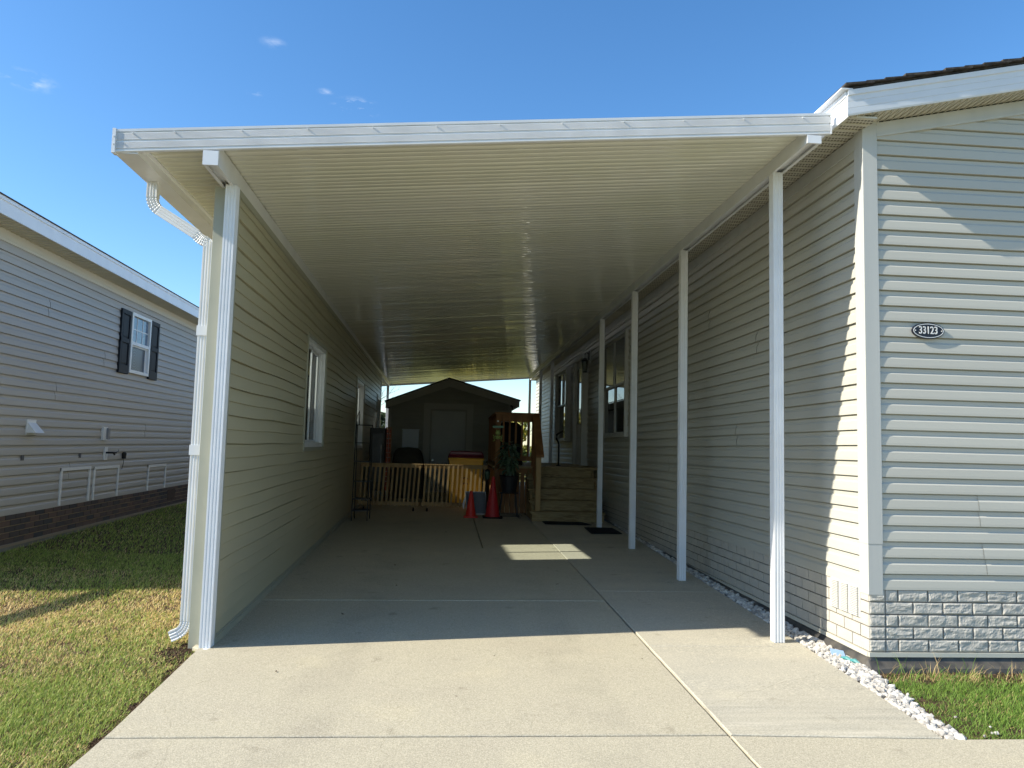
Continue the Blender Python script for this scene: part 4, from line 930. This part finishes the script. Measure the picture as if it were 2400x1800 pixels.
rl.add([(1.42, 12.80, 1.17), (1.56, 12.80, 1.17), (1.56, 12.80, 1.21), (1.42, 12.80, 1.21), (1.44, 13.84, 1.945), (1.58, 13.84, 1.945), (1.58, 13.84, 1.985), (1.44, 13.84, 1.985)], [(0, 1, 2, 3), (4, 7, 6, 5), (0, 4, 5, 1), (3, 2, 6, 7), (0, 3, 7, 4), (1, 5, 6, 2)])
rl.add([(1.46, 12.9, 1.06), (1.50, 12.9, 1.06), (1.50, 12.9, 1.17), (1.46, 12.9, 1.17), (1.48, 13.84, 1.80), (1.52, 13.84, 1.80), (1.52, 13.84, 1.945), (1.48, 13.84, 1.945)], [(0, 1, 2, 3), (4, 7, 6, 5), (0, 4, 5, 1), (3, 2, 6, 7), (0, 3, 7, 4), (1, 5, 6, 2)])
rl.build('railing', m_rail, dk, bevel=.003)
for k in range(5): st = MB(); x0 = .885+k*.118; st.box(x0, x0+.036, 13.855, 13.89, 1.10, 1.935); st.build('baluster', m_rail, dk)
for k in range(7): st = MB(); y0 = 13.0+k*.115; zz = 1.06+(y0-12.9)*.787; st.box(1.455, 1.49, y0, y0+.035, .25+(y0-12.87)*.70, zz+.06); st.build('baluster', m_rail, dk)
for k in range(20): st = MB(); y0 = 14.05+k*.135; st.box(.765, .80, y0, y0+.035, 1.05, 1.90); st.build('baluster', m_rail, dk)
hr = thing('grab_rail', 'black hooked metal grab rail standing on the deck', 'rail', (2.06, 14.6, DZ))
st = MB(); st.tube([(2.07, 14.6, DZ), (2.07, 14.6, 1.42), (2.05, 14.6, 1.47), (2.02, 14.6, 1.52), (2.025, 14.6, 1.60), (2.07, 14.6, 1.64), (2.13, 14.6, 1.67), (2.14, 14.6, 1.69)], .018); st.build('rail_tube', m_black, hr)
st = MB(); st.lathe([(.001, 0), (.05, 0), (.05, .012), (.02, .02), (.001, .02)], (2.07, 14.6, DZ+.001), 12); st.build('base_plate', m_black, hr)

# ================================================================== FENCE / GATES
def slat_gate(name, label, A, B, n, lean, loc):
    g = thing(name, label, 'fence', loc); rn = random.Random(len(label))
    ax, ay = A; bx, by = B; L = math.hypot(bx-ax, by-ay); ux, uy = (bx-ax)/L, (by-ay)/L; nx_, ny_ = uy, -ux
    def p(l, z, d): return (ax+ux*(l-lean*(.5-z))+nx_*d, ay+uy*l+ny_*d, z)
    for za, zb_ in ((.115, .175), (.825, .885)): rm = MB(); rm.box(0, L, za, zb_, -.02, .012, lambda l, z, d: p(l, z+gz(14), d)); rm.build('rail', m_wood, g)
    pitch = L/n
    for k in range(n):
        s = MB(); l = (k+.25)*pitch+rn.uniform(-.004, .004); z1 = .872+rn.uniform(-.006, .004)
        s.box(l, l+.036, .10, z1, .012, .030, lambda l, z, d: p(l, z+gz(14), d)); s.build('slat', m_wood, g)
    s = MB(); s.box(-.01, L+.01, .886, .900, -.03, .032, lambda l, z, d: p(l, z+gz(14), d)); s.build('cap_board', m_wood, g)
    for l in (.1, L-.12): s = MB(); s.lathe([(.001, 0), (.016, 0), (.02, .02), (.014, .045), (.012, .07), (.001, .07)], (ax+ux*l, ay+uy*l, gz(14)+.001), 10); s.build('caster', m_black, g)
    return g
slat_gate('slat_gate', 'low wooden slat gate beside the siding wall behind the metal shelf', (-1.80, 14.22), (-.64, 14.20), 14, .05, (-1.2, 14.2, .07))
slat_gate('slat_gate', 'low wooden slat gate in front of the yellow bin', (-.60, 14.20), (.62, 14.22), 14, .04, (0, 14.2, .07))

# ================================================================== LOOSE THINGS
def cone(loc, h, rb_, m, base_m, label, name='traffic_cone'):
    c = thing(name, label, 'cone', loc, None); x, y, z = loc
    s = MB(); s.lathe([(rb_*.98, .02), (rb_*.93, .035), (rb_*.88, .05), (.024, h-.01), (.020, h), (.010, h), (.010, h-.03)], (x, y, z), 28); s.build('cone_body', m, c, smooth=True)
    s = MB(); q = rb_*1.22; r_ = .05
    pts = [(x+(q-r_)*sx_+r_*math.cos(a), y+(q-r_)*sy_+r_*math.sin(a)) for sx_, sy_, a0 in ((1, 1, 0), (-1, 1, 90), (-1, -1, 180), (1, -1, 270)) for a in [R(a0+t*22.5) for t in range(5)]]
    s.prism(pts, z, z+.024); s.build('base', base_m, c, bevel=.004)
cone((.315, 13.30, gz(13.3)+.002), .47, .105, m_cone, m_cone, 'smaller bright red traffic cone left of the tall one')
cone((.705, 13.30, gz(13.3)+.002), .735, .145, m_cone2, m_rubber, 'taller dark red traffic cone with a black rubber base')
# mats
for (pts, lab) in (([(2.14, 11.95), (2.60, 11.95), (2.60, 11.22), (2.12, 11.22)], 'black rubber mat beside the fourth carport post'), ([(1.54, 12.72), (2.22, 12.70), (2.33, 12.32), (1.55, 12.34)], 'black rubber mat at the foot of the wooden steps')):
    s = MB(); s.prism(pts, .010, .022, lambda x, y, z: (x, y, z+gz(y)))
    for k in range(9):
        t = (k+.5)/9; a = Vector(pts[0]).lerp(Vector(pts[3]), t); b = Vector(pts[1]).lerp(Vector(pts[2]), t); s.prism([(a.x+.03, a.y), (b.x-.03, b.y), (b.x-.03, b.y-.02), (a.x+.03, a.y-.02)], .022, .025, lambda x, y, z: (x, y, z+gz(y)))
    o = s.build('rubber_mat', m_rubber); tag(o, lab, 'mat', 'black rubber mats')
# yellow bin with maroon lid
bn = thing('storage_bin', 'yellow plastic bin with a maroon lid behind the slat gate', 'bin', (.24, 15.8, .08))
s = MB(); s.add([(x*(.335 if z < 1 else .365)+.24, 15.85+y*(.24 if z < 1 else .27), z) for z in (.085, 1.07) for x, y in ((-1, -1), (1, -1), (1, 1), (-1, 1))], [(0, 3, 2, 1), (4, 5, 6, 7), (0, 1, 5, 4), (1, 2, 6, 5), (2, 3, 7, 6), (3, 0, 4, 7)]); s.box(-.14, .62, 15.56, 16.13, 1.03, 1.075); s.box(.0, .48, 15.598, 15.64, .86, .92); s.build('bin_body', m_yellow, bn, bevel=.015)
s = MB(); s.add([(.24+x*(.385 if k == 0 else (.365 if k == 1 else .33)), 15.85+y*(.30 if k < 1 else .25), (1.077, 1.14, 1.215)[k]) for k in range(3) for x, y in ((-1, -1), (1, -1), (1, 1), (-1, 1))], [(0, 3, 2, 1), (8, 9, 10, 11)]+[(k*4+j, k*4+(j+1) % 4, k*4+4+(j+1) % 4, k*4+4+j) for k in range(2) for j in range(4)]); s.build('lid', m_maroon, bn, bevel=.02)
s = MB()
for zc in (.55, .66): s.tube([(.24+.05*math.cos(t*PI/6)-.0, 15.58, zc-.03+.03*math.sin(t*PI/6)) for t in range(7)], .008, 6, Vector((0, 1, 0)))
s.build('moulding', m_maroon, bn)
# covered grill
gc = thing('covered_grill', 'round topped grill under a dark olive canvas cover', 'grill', (-1.05, 17.2, .09))
s = MB(); prf = []
NU, NV = 40, 16
for j in range(NV+1):
    v = j/NV; z = .09+1.17*v if v < .72 else .09+1.17*(.72+.28*math.sin((v-.72)/.28*PI/2)); wd = 1.0 if v < .62 else math.sqrt(max(0, 1-((v-.62)/.38)**2))**.8*.999+.001
    for i in range(NU):
        a = 2*PI*i/NU; fold = 1+.035*math.sin(a*9+1)*(1-v); sgx = math.copysign(abs(math.cos(a))**.6, math.cos(a)); sgy = math.copysign(abs(math.sin(a))**.6, math.sin(a))
        s.v.append((-1.06+.37*wd*sgx*fold+(-.03*v), 17.25+.27*(wd*.6+.4)*sgy*fold, z))
s.f += [(j*NU+i, j*NU+(i+1) % NU, (j+1)*NU+(i+1) % NU, (j+1)*NU+i) for j in range(NV) for i in range(NU)]+[tuple(NV*NU+i for i in range(NU))]
s.build('canvas_cover', m_cover, gc, smooth=True)
# metal plant shelf
sf = thing('metal_shelf', 'tall black metal plant shelf leaning by the siding wall', 'shelf', (-1.53, 12.6, .06))
for (x, yb, yt, zt) in ((-1.675, 12.42, 12.52, 1.66), (-1.675, 12.80, 12.66, 1.66), (-1.42, 12.42, 12.52, 1.05), (-1.42, 12.80, 12.66, 1.66)):
    s = MB(); s.tube([(x, yb, .062), (x, (yb+yt)/2, zt*.5), (x, yt, zt)], .009, 6); s.build('leg', m_black, sf)
s = MB(); s.tube([(-1.675, 12.52, 1.66), (-1.665, 12.56, 1.80), (-1.64, 12.59, 1.89), (-1.63, 12.60, 1.80), (-1.64, 12.66, 1.66)], .008, 6); s.tube([(-1.675, 12.5, 1.65), (-1.42, 12.64, 1.65)], .008, 6); s.tube([(-1.675, 12.5, 1.35), (-1.42, 12.62, 1.35)], .007, 6); s.build('top_frame', m_black, sf)
for z in (1.03, .70, .41, .22):
    s = MB(); yy = .17-.04*z; s.box(-1.68, -1.41, 12.6-yy, 12.6+yy, z, z+.014)
    s.tube([(-1.68, 12.6-yy, z+.007), (-1.40, 12.6-yy, z+.007), (-1.40, 12.6+yy, z+.007), (-1.68, 12.6+yy, z+.007)], .008, 6); s.build('shelf_board', mat('grey_shelf', (.10, .10, .095), .7), sf)
# dark patio heater cabinet and red lattice screen
ht = thing('smoker_cabinet', 'dark upright cabinet smoker behind the metal shelf', 'smoker', (-1.58, 15.6, .08))
s = MB(); s.box(-1.78, -1.46, 15.45, 15.9, .35, 1.66); s.build('cabinet', m_black, ht, bevel=.02)
s = MB(); s.box(-1.74, -1.50, 15.43, 15.45, .55, 1.55); d1 = s.build('door', m_blackplastic, ht, bevel=.01); s = MB(); s.tube([(-1.53, 15.44, .8), (-1.53, 15.40, .82), (-1.53, 15.40, 1.3), (-1.53, 15.44, 1.32)], .01); s.build('handle', m_silver, d1)
for x, y in ((-1.75, 15.5), (-1.49, 15.5), (-1.75, 15.85), (-1.49, 15.85)): s = MB(); s.box(x-.02, x+.02, y-.02, y+.02, .085, .35); s.build('leg', m_black, ht)
pl = MB(); pl.tube([(-1.69, 15.45, 1.66), (-1.665, 15.44, 1.98)], .02, 8); tag(pl.build('white_baton', m_vinylw), 'white rod standing on top of the dark smoker', 'rod')
rs = thing('lattice_screen', 'narrow red lattice screen between the smoker and the shed', 'screen', (-1.42, 15.7, .08))
s = MB()
for k in range(13):
    for q in range(2): s.box(-1.455+q*.05, -1.415+q*.05, 15.69, 15.70, .35+k*.1, .44+k*.1)
s.build('lattice', m_red, rs)
s = MB(); s.box(-1.475, -1.46, 15.685, 15.715, .085, 1.68); s.box(-1.365, -1.35, 15.685, 15.715, .085, 1.68); s.box(-1.46, -1.365, 15.685, 15.71, 1.65, 1.68); s.build('frame', m_rail, rs)
# silver framed wire panel
pn_ = thing('wire_panel', 'silver framed wire panel leaning behind the two cones', 'panel', (.42, 13.62, .07))
def pw(x, z, d): return (x+(-.10*(z-.1)), 13.60+.15*(z)+d, z)
s = MB(); s.box(.25, .63, .09, .098, 0, .010, pw); s.box(.25, .63, .49, .498, 0, .010, pw); s.box(.25, .258, .098, .49, 0, .010, pw); s.box(.622, .63, .098, .49, 0, .010, pw); s.build('frame', mat('dull_silver', (.30, .31, .31), .4, .4, metal=.6), pn_)
s = MB()
for k in range(23): s.box(.265+k*.0158, .270+k*.0158, .098, .49, .0, .006, pw)
s.build('wires', mat('dull_wire', (.22, .22, .23), .5, .4, metal=.4), pn_)
s = MB(); s.box(.255, .625, .105, .50, .009, .012, pw); s.build('backing', mat('grey_mesh', (.07, .07, .075), .7), pn_)
sc_ = MB(); sc_.sweep([(.02, 0), (.0, .006), (-.02, 0), (0, -.006)], [(.19, 13.55, .19), (.185, 13.55, .26), (.20, 13.55, .34), (.215, 13.56, .40)], Vector((0, 1, 0)), scales=[.3, 1, .9, .3]); tag(sc_.build('white_scoop', m_vinylw), 'small white plastic scoop standing by the slat gate', 'scoop')
# plant on stand
ps_ = thing('plant_stand', 'wire plant stand with thin black legs beside the tall cone', 'stand', (1.0, 13.45, .07))
for k in range(4):
    a = PI/4+k*PI/2; s = MB(); s.tube([(1.0+.24*math.cos(a), 13.45+.2*math.sin(a), gz(13.4)+.012), (1.0+.20*math.cos(a), 13.45+.17*math.sin(a), .30), (1.0+.17*math.cos(a), 13.45+.15*math.sin(a), .50)], .008, 6); s.build('leg', m_black, ps_)
s = MB(); s.tube([(1.0+.17*math.cos(t*PI/8), 13.45+.15*math.sin(t*PI/8), .505) for t in range(17)], .008, 6)
for q in (-.2, .2): s.tube([(1.0+q+.03*math.cos(t), 13.27, .10+.03*math.sin(t)) for t in [k*.5 for k in range(12)]], .005, 5, Vector((0, 1, 0)))
s.tube([(.80, 13.28, .10), (1.2, 13.28, .10)], .006, 6); s.build('ring', m_black, ps_)
pp = thing('potted_plant', 'large leafy plant in a dark pot on the wire stand', 'plant', (1.0, 13.45, .51))
s = MB(); s.lathe([(.001, 0), (.13, 0), (.17, .28), (.185, .30), (.175, .31), (.16, .29), (.001, .28)], (1.0, 13.45, .512), 22); s.build('pot', mat('dark_pot', (.02, .02, .022), .5), pp, smooth=False)
s = MB(); st = MB(); rn = random.Random(11)
for k in range(120):
    a = rn.uniform(0, 2*PI); el = rn.uniform(-.1, 1.3); rr = rn.uniform(.10, .34); h = rn.uniform(.08, .66)
    tipx = 1.0+math.cos(a)*rr*1.0; tipy = 13.45+math.sin(a)*rr*.8; z = .80+h-.15*rr
    bx, by = 1.0+math.cos(a)*rr*.35, 13.45+math.sin(a)*rr*.3
    if k % 2 == 0: st.tube([(1.0+rn.uniform(-.05, .05), 13.45+rn.uniform(-.04, .04), .79), (bx, by, z-.02)], .004, 4)
    L = rn.uniform(.11, .20); W_ = L*.24; dirv = Vector((math.cos(a), math.sin(a), rn.uniform(-.9, .5))).normalized(); sd_ = dirv.cross(Vector((rn.uniform(-.4, .4), rn.uniform(-.4, .4), 1))).normalized(); nn = sd_.cross(dirv)
    o0 = Vector((bx, by, z)); rows_ = []
    i0 = len(s.v)
    for t, ww in ((0, .05), (.2, .75), (.45, 1), (.75, .6), (1, .0)):
        cpt = o0+dirv*L*t-Vector((0, 0, 1))*L*.35*t*t
        s.v += [tuple(cpt-sd_*W_*ww+nn*.012*ww), tuple(cpt), tuple(cpt+sd_*W_*ww+nn*.012*ww)]
    for j in range(4): s.f += [(i0+j*3, i0+j*3+1, i0+j*3+4, i0+j*3+3), (i0+j*3+1, i0+j*3+2, i0+j*3+5, i0+j*3+4)]
s.build('foliage', m_leaf, pp, fixn=False); st.build('stems', m_leaf, pp)
# solar lantern on a stake
sl_ = thing('stake_lantern', 'green and brass lantern on a thin stake behind the tall cone', 'lantern', (.62, 13.5, .07))
s = MB(); s.lathe([(.001, 0), (.03, .0), (.045, .03), (.055, .12), (.05, .15), (.001, .15)], (.60, 13.5, .73), 16); s.build('lamp_body', m_greenpatina, sl_, smooth=False)
s = MB(); s.lathe([(.06, 0), (.05, .02), (.02, .035), (.001, .04)], (.60, 13.5, .882), 16); s.build('cap', m_black, sl_)
s = MB(); s.tube([(.60, 13.5, .08), (.60, 13.5, .73)], .008, 6); s.tube([(.55, 13.5, .72), (.50, 13.5, .85), (.55, 13.5, .92)], .005, 5); s.build('stake', m_black, sl_)
cvd = thing('covered_cart', 'dark fabric covered cart standing on the deck behind the railing', 'cart', (1.12, 14.9, DZ))
s = MB()
for j in range(9):
    v = j/8; z = DZ+.86*v if v < .85 else DZ+.731+.12*math.sin((v-.85)/.15*PI/2)
    for i in range(28):
        a = 2*PI*i/28; q = (1-.10*v) if v < .85 else (.915-.35*((v-.85)/.15)**2); q *= 1+.03*math.sin(7*a)*(1-v)
        s.v.append((1.10+.27*q*math.copysign(abs(math.cos(a))**.5, math.cos(a)), 14.9+.25*q*math.copysign(abs(math.sin(a))**.5, math.sin(a)), z))
s.f += [(j*28+i, j*28+(i+1) % 28, (j+1)*28+(i+1) % 28, (j+1)*28+i) for j in range(8) for i in range(28)]+[tuple(8*28+i for i in range(28))]
s.build('fabric_cover', mat('black_fabric', (.012, .013, .016), .8, .2), cvd, smooth=True)
# frog, green sign, round badge on the deck post
fg = thing('frog_ornament', 'pale green frog ornament hanging on the deck railing post', 'ornament', (.80, 13.85, 1.5))
s = MB(); s.lathe([(.001, -.045), (.035, -.035), (.05, 0), (.035, .035), (.001, .045)], (.795, 13.83, 1.60), 14, sy=.4); s.lathe([(.001, -.04), (.035, -.03), (.042, 0), (.03, .03), (.001, .038)], (.795, 13.828, 1.515), 14, sy=.4)
for sx_ in (-1, 1):
    s.lathe([(.001, -.015), (.014, 0), (.001, .015)], (.795+sx_*.025, 13.82, 1.645), 8)
    s.tube([(.795+sx_*.03, 13.83, 1.54), (.795+sx_*.07, 13.825, 1.52), (.795+sx_*.085, 13.825, 1.56)], .010, 6, Vector((0, 1, 0))); s.tube([(.795+sx_*.03, 13.83, 1.49), (.795+sx_*.08, 13.825, 1.51), (.795+sx_*.055, 13.825, 1.455), (.795+sx_*.09, 13.825, 1.44)], .010, 6, Vector((0, 1, 0)))
s.build('frog_body', m_frog, fg, smooth=True)
s = MB(); s.box(.695, .90, 13.835, 13.85, 1.69, 1.735)
for (xx, ww) in ((.715, .02), (.742, .012), (.762, .022), (.795, .016), (.82, .02), (.85, .014), (.87, .014)): pass
tag(s.build('small_sign', m_green, bevel=.003), 'small green plank sign above the frog ornament', 'sign')
s = MB(); s.sweep([(.018*math.cos(t*PI/6), .018*math.sin(t*PI/6)) for t in range(12)], [(.793, 13.858, 1.82), (.793, 13.842, 1.82)], Vector((0, 0, 1))); tag(s.build('post_badge', m_numw), 'small round pale badge near the top of the deck post', 'badge')
# plastic scraps by the house corner, leaves
s = MB(); s.add([(2.645, 5.02, .0), (2.70, 4.93, .01), (2.715, 4.99, .035), (2.66, 5.07, .03)], [(0, 1, 2, 3)]); s.add([(2.645, 5.02, -.004), (2.70, 4.93, .006), (2.715, 4.99, .031), (2.66, 5.07, .026)], [(3, 2, 1, 0)]); tag(s.build('plastic_scrap', m_blue, fixn=False), 'pale blue plastic scrap on the white stones', 'scrap')
s = MB(); s.tube([(2.672, 4.94, .004), (2.69, 4.90, .010), (2.70, 4.87, .005), (2.715, 4.84, .009), (2.725, 4.80, .002)], .015, 7, scales=[.4, 1, .75, 1.05, .4]); tag(s.build('plastic_scrap', m_teal), 'teal plastic scrap on the stones beside the blue one', 'scrap')
m_dl = mat('dry_leaf', (.07, .045, .025), .8)
for (x, y, L) in ((-1.03, 4.62, .030), (-.85, 6.05, .05), (-.52, 7.2, .04), (.05, 4.2, .02), (-.62, 8.3, .05), (1.05, 7.35, .045), (-.1, 11.2, .05), (.3, 4.95, .02), (1.28, 4.9, .02)):
    s = MB(); a = rnd.uniform(0, 3); z = gz(y)+.004; ca2, sa2 = math.cos(a), math.sin(a)
    s.add([(x+(u*ca2-v*sa2)*L, y+(u*sa2+v*ca2)*L, z+w_*L) for u, v, w_ in ((-.5, 0, .1), (0, -.22, .02), (.5, 0, .16), (0, .22, .04), (0, 0, -.03))], [(0, 1, 4), (1, 2, 4), (2, 3, 4), (3, 0, 4)])
    tag(s.build('fallen_leaf', m_dl, fixn=False), 'small dry brown leaf lying on the driveway', 'leaf', 'dry leaves on the driveway')

# ================================================================== BACKGROUND beyond the carport
def leafy(name, x, y, h, wd, col, var, label, leaves=1400, bare=False, trunk_h=.35):
    r_ = random.Random(int(x*10+y*7)); t = thing(name, label, 'tree' if h > 2.5 else 'shrub', (x, y, .03)); tr = MB(); cr = MB()
    tr.tube([(x, y, 0), (x+.04*h, y, h*.3), (x, y, h*.62)], .045*h**.7, 8, scales=[1, .7, .35])
    def branch(p, d, L, r0, dep):
        q = p+d*L; tr.tube([tuple(p), tuple((p+q)/2+Vector((r_.uniform(-.05, .05), r_.uniform(-.05, .05), .02))*L), tuple(q)], r0, 5, scales=[1, .75, .5])
        if dep:
            for _ in range(3): branch(q if _ else (p+q)/2, (d+Vector((r_.uniform(-.8, .8), r_.uniform(-.8, .8), r_.uniform(-.1, .6)))).normalized(), L*.66, r0*.5, dep-1)
        elif not bare:
            pass
    for k in range(7): branch(Vector((x, y, h*r_.uniform(.25, .6))), Vector((math.cos(k*.9), math.sin(k*.9), r_.uniform(.4, 1.1))).normalized(), wd*.35, .012*h**.7, 3 if bare else 2)
    tr.build('trunk', m_bark, t)
    if not bare:
        m = mat(name+str(col), col, .6, .3, var=var, varscale=2.5)
        cl = [(Vector((r_.gauss(0, .32)*wd, r_.gauss(0, .32)*wd, h*(trunk_h+r_.uniform(.05, 1-trunk_h)))), r_.uniform(.18, .34)*wd) for _ in range(16)]
        for k in range(leaves):
            c_, rr_ = r_.choice(cl); v = Vector((r_.gauss(0, 1), r_.gauss(0, 1), r_.gauss(0, .8))).normalized()*rr_*r_.uniform(.5, 1.05); p = Vector((x, y, 0))+c_+v; p.z = max(.05, min(p.z, h*1.05)); s_ = r_.uniform(.05, .11)*(wd**.5)
            a = Vector((r_.gauss(0, 1), r_.gauss(0, 1), r_.gauss(0, 1))).normalized()*s_; b = a.cross(Vector((r_.gauss(0, 1), r_.gauss(0, 1), 1))).normalized()*s_*.6
            i = len(cr.v); cr.v += [tuple(p-a), tuple(p+b), tuple(p+a), tuple(p-b)]; cr.f.append((i, i+1, i+2, i+3))
        cr.build('crown', m, t, fixn=False)
leafy('shrub', 1.7, 36, 1.15, 1.8, (.30, .27, .05), (.14, .17, .03), 'yellow green rounded shrub on the lawn beyond the carport')
leafy('shrub', 4.2, 38, 1.2, 2.0, (.18, .20, .04), (.32, .28, .06), 'olive green wide shrub beyond the carport near the house end')
leafy('bare_tree', 3.2, 44, 3.3, 3.0, (0, 0, 0), (0, 0, 0), 'bare twiggy tree seen past the far end of the house', bare=True)
leafy('bare_tree', -5.2, 40, 4.6, 3.6, (0, 0, 0), (0, 0, 0), 'bare twiggy tree behind the shed roof on the left', bare=True)
for q, (hx, hl) in enumerate(((-5.4, 'leftmost dark evergreen added behind the shed to darken the ceiling reflection'), (-3.9, 'second dark evergreen from the left added behind the shed to darken the ceiling reflection'), (-2.4, 'rightmost dark evergreen added behind the shed to darken the ceiling reflection'))):
    leafy('reflection_evergreen', hx, 27.0+.3*(q % 2), 2.2, 2.0, (.025, .045, .02), (.05, .08, .03), hl, 2600, trunk_h=.02)  # added evergreens, placed behind the shed to darken the ceiling reflection
for o_ in [o_ for o_ in C.objects if o_.name.startswith('reflection_evergreen')]: o_['group'] = 'evergreens added behind the shed for the ceiling reflection'
leafy('shrub', 2.3, 29, 1.0, 1.6, (.36, .32, .06), (.20, .22, .05), 'low yellow shrub just beyond the end of the carport')
leafy('shrub', .7, 28.5, 2.5, 2.0, (.42, .36, .07), (.30, .30, .06), 'tall golden shrub added mostly hidden behind the shed to feed the ceiling reflection', 2200)  # added shrub, gives the ceiling something yellow to reflect
leafy('shrub', 2.0, 31.5, 2.4, 1.8, (.40, .33, .06), (.24, .26, .05), 'golden shrub added beyond the carport right of the shed roof to brighten the ceiling reflection', 2000)  # another added shrub, brightens the reflection in the roof pans
fh = thing('house', 'pale distant house with a dark roof beyond the back lawn', 'house', (-10, 52, 0))
s = MB(); s.prism([(-18, 0), (-3, 0), (-3, 2.7), (-10.5, 4.4), (-18, 2.7)], 50, 58, lambda a, b, c: (a, c, b)); s.build('wall', mat('far_wall', (.55, .53, .48), .7), fh)
s = MB(); s.prism([(-18.4, 2.6), (-10.5, 4.45), (-2.6, 2.6), (-2.6, 2.75), (-10.5, 4.62), (-18.4, 2.75)], 49.7, 58.3, lambda a, b, c: (a, c, b)); s.build('roof', m_shingle, fh)
s = MB(); s.box(-14, -12.8, 49.95, 50.02, 1.0, 2.2); s.build('window', m_pane, fh)
s = MB(); s.box(-8, -7, 49.95, 50.02, .0, 2.1); s.build('door', m_vinylw, fh)
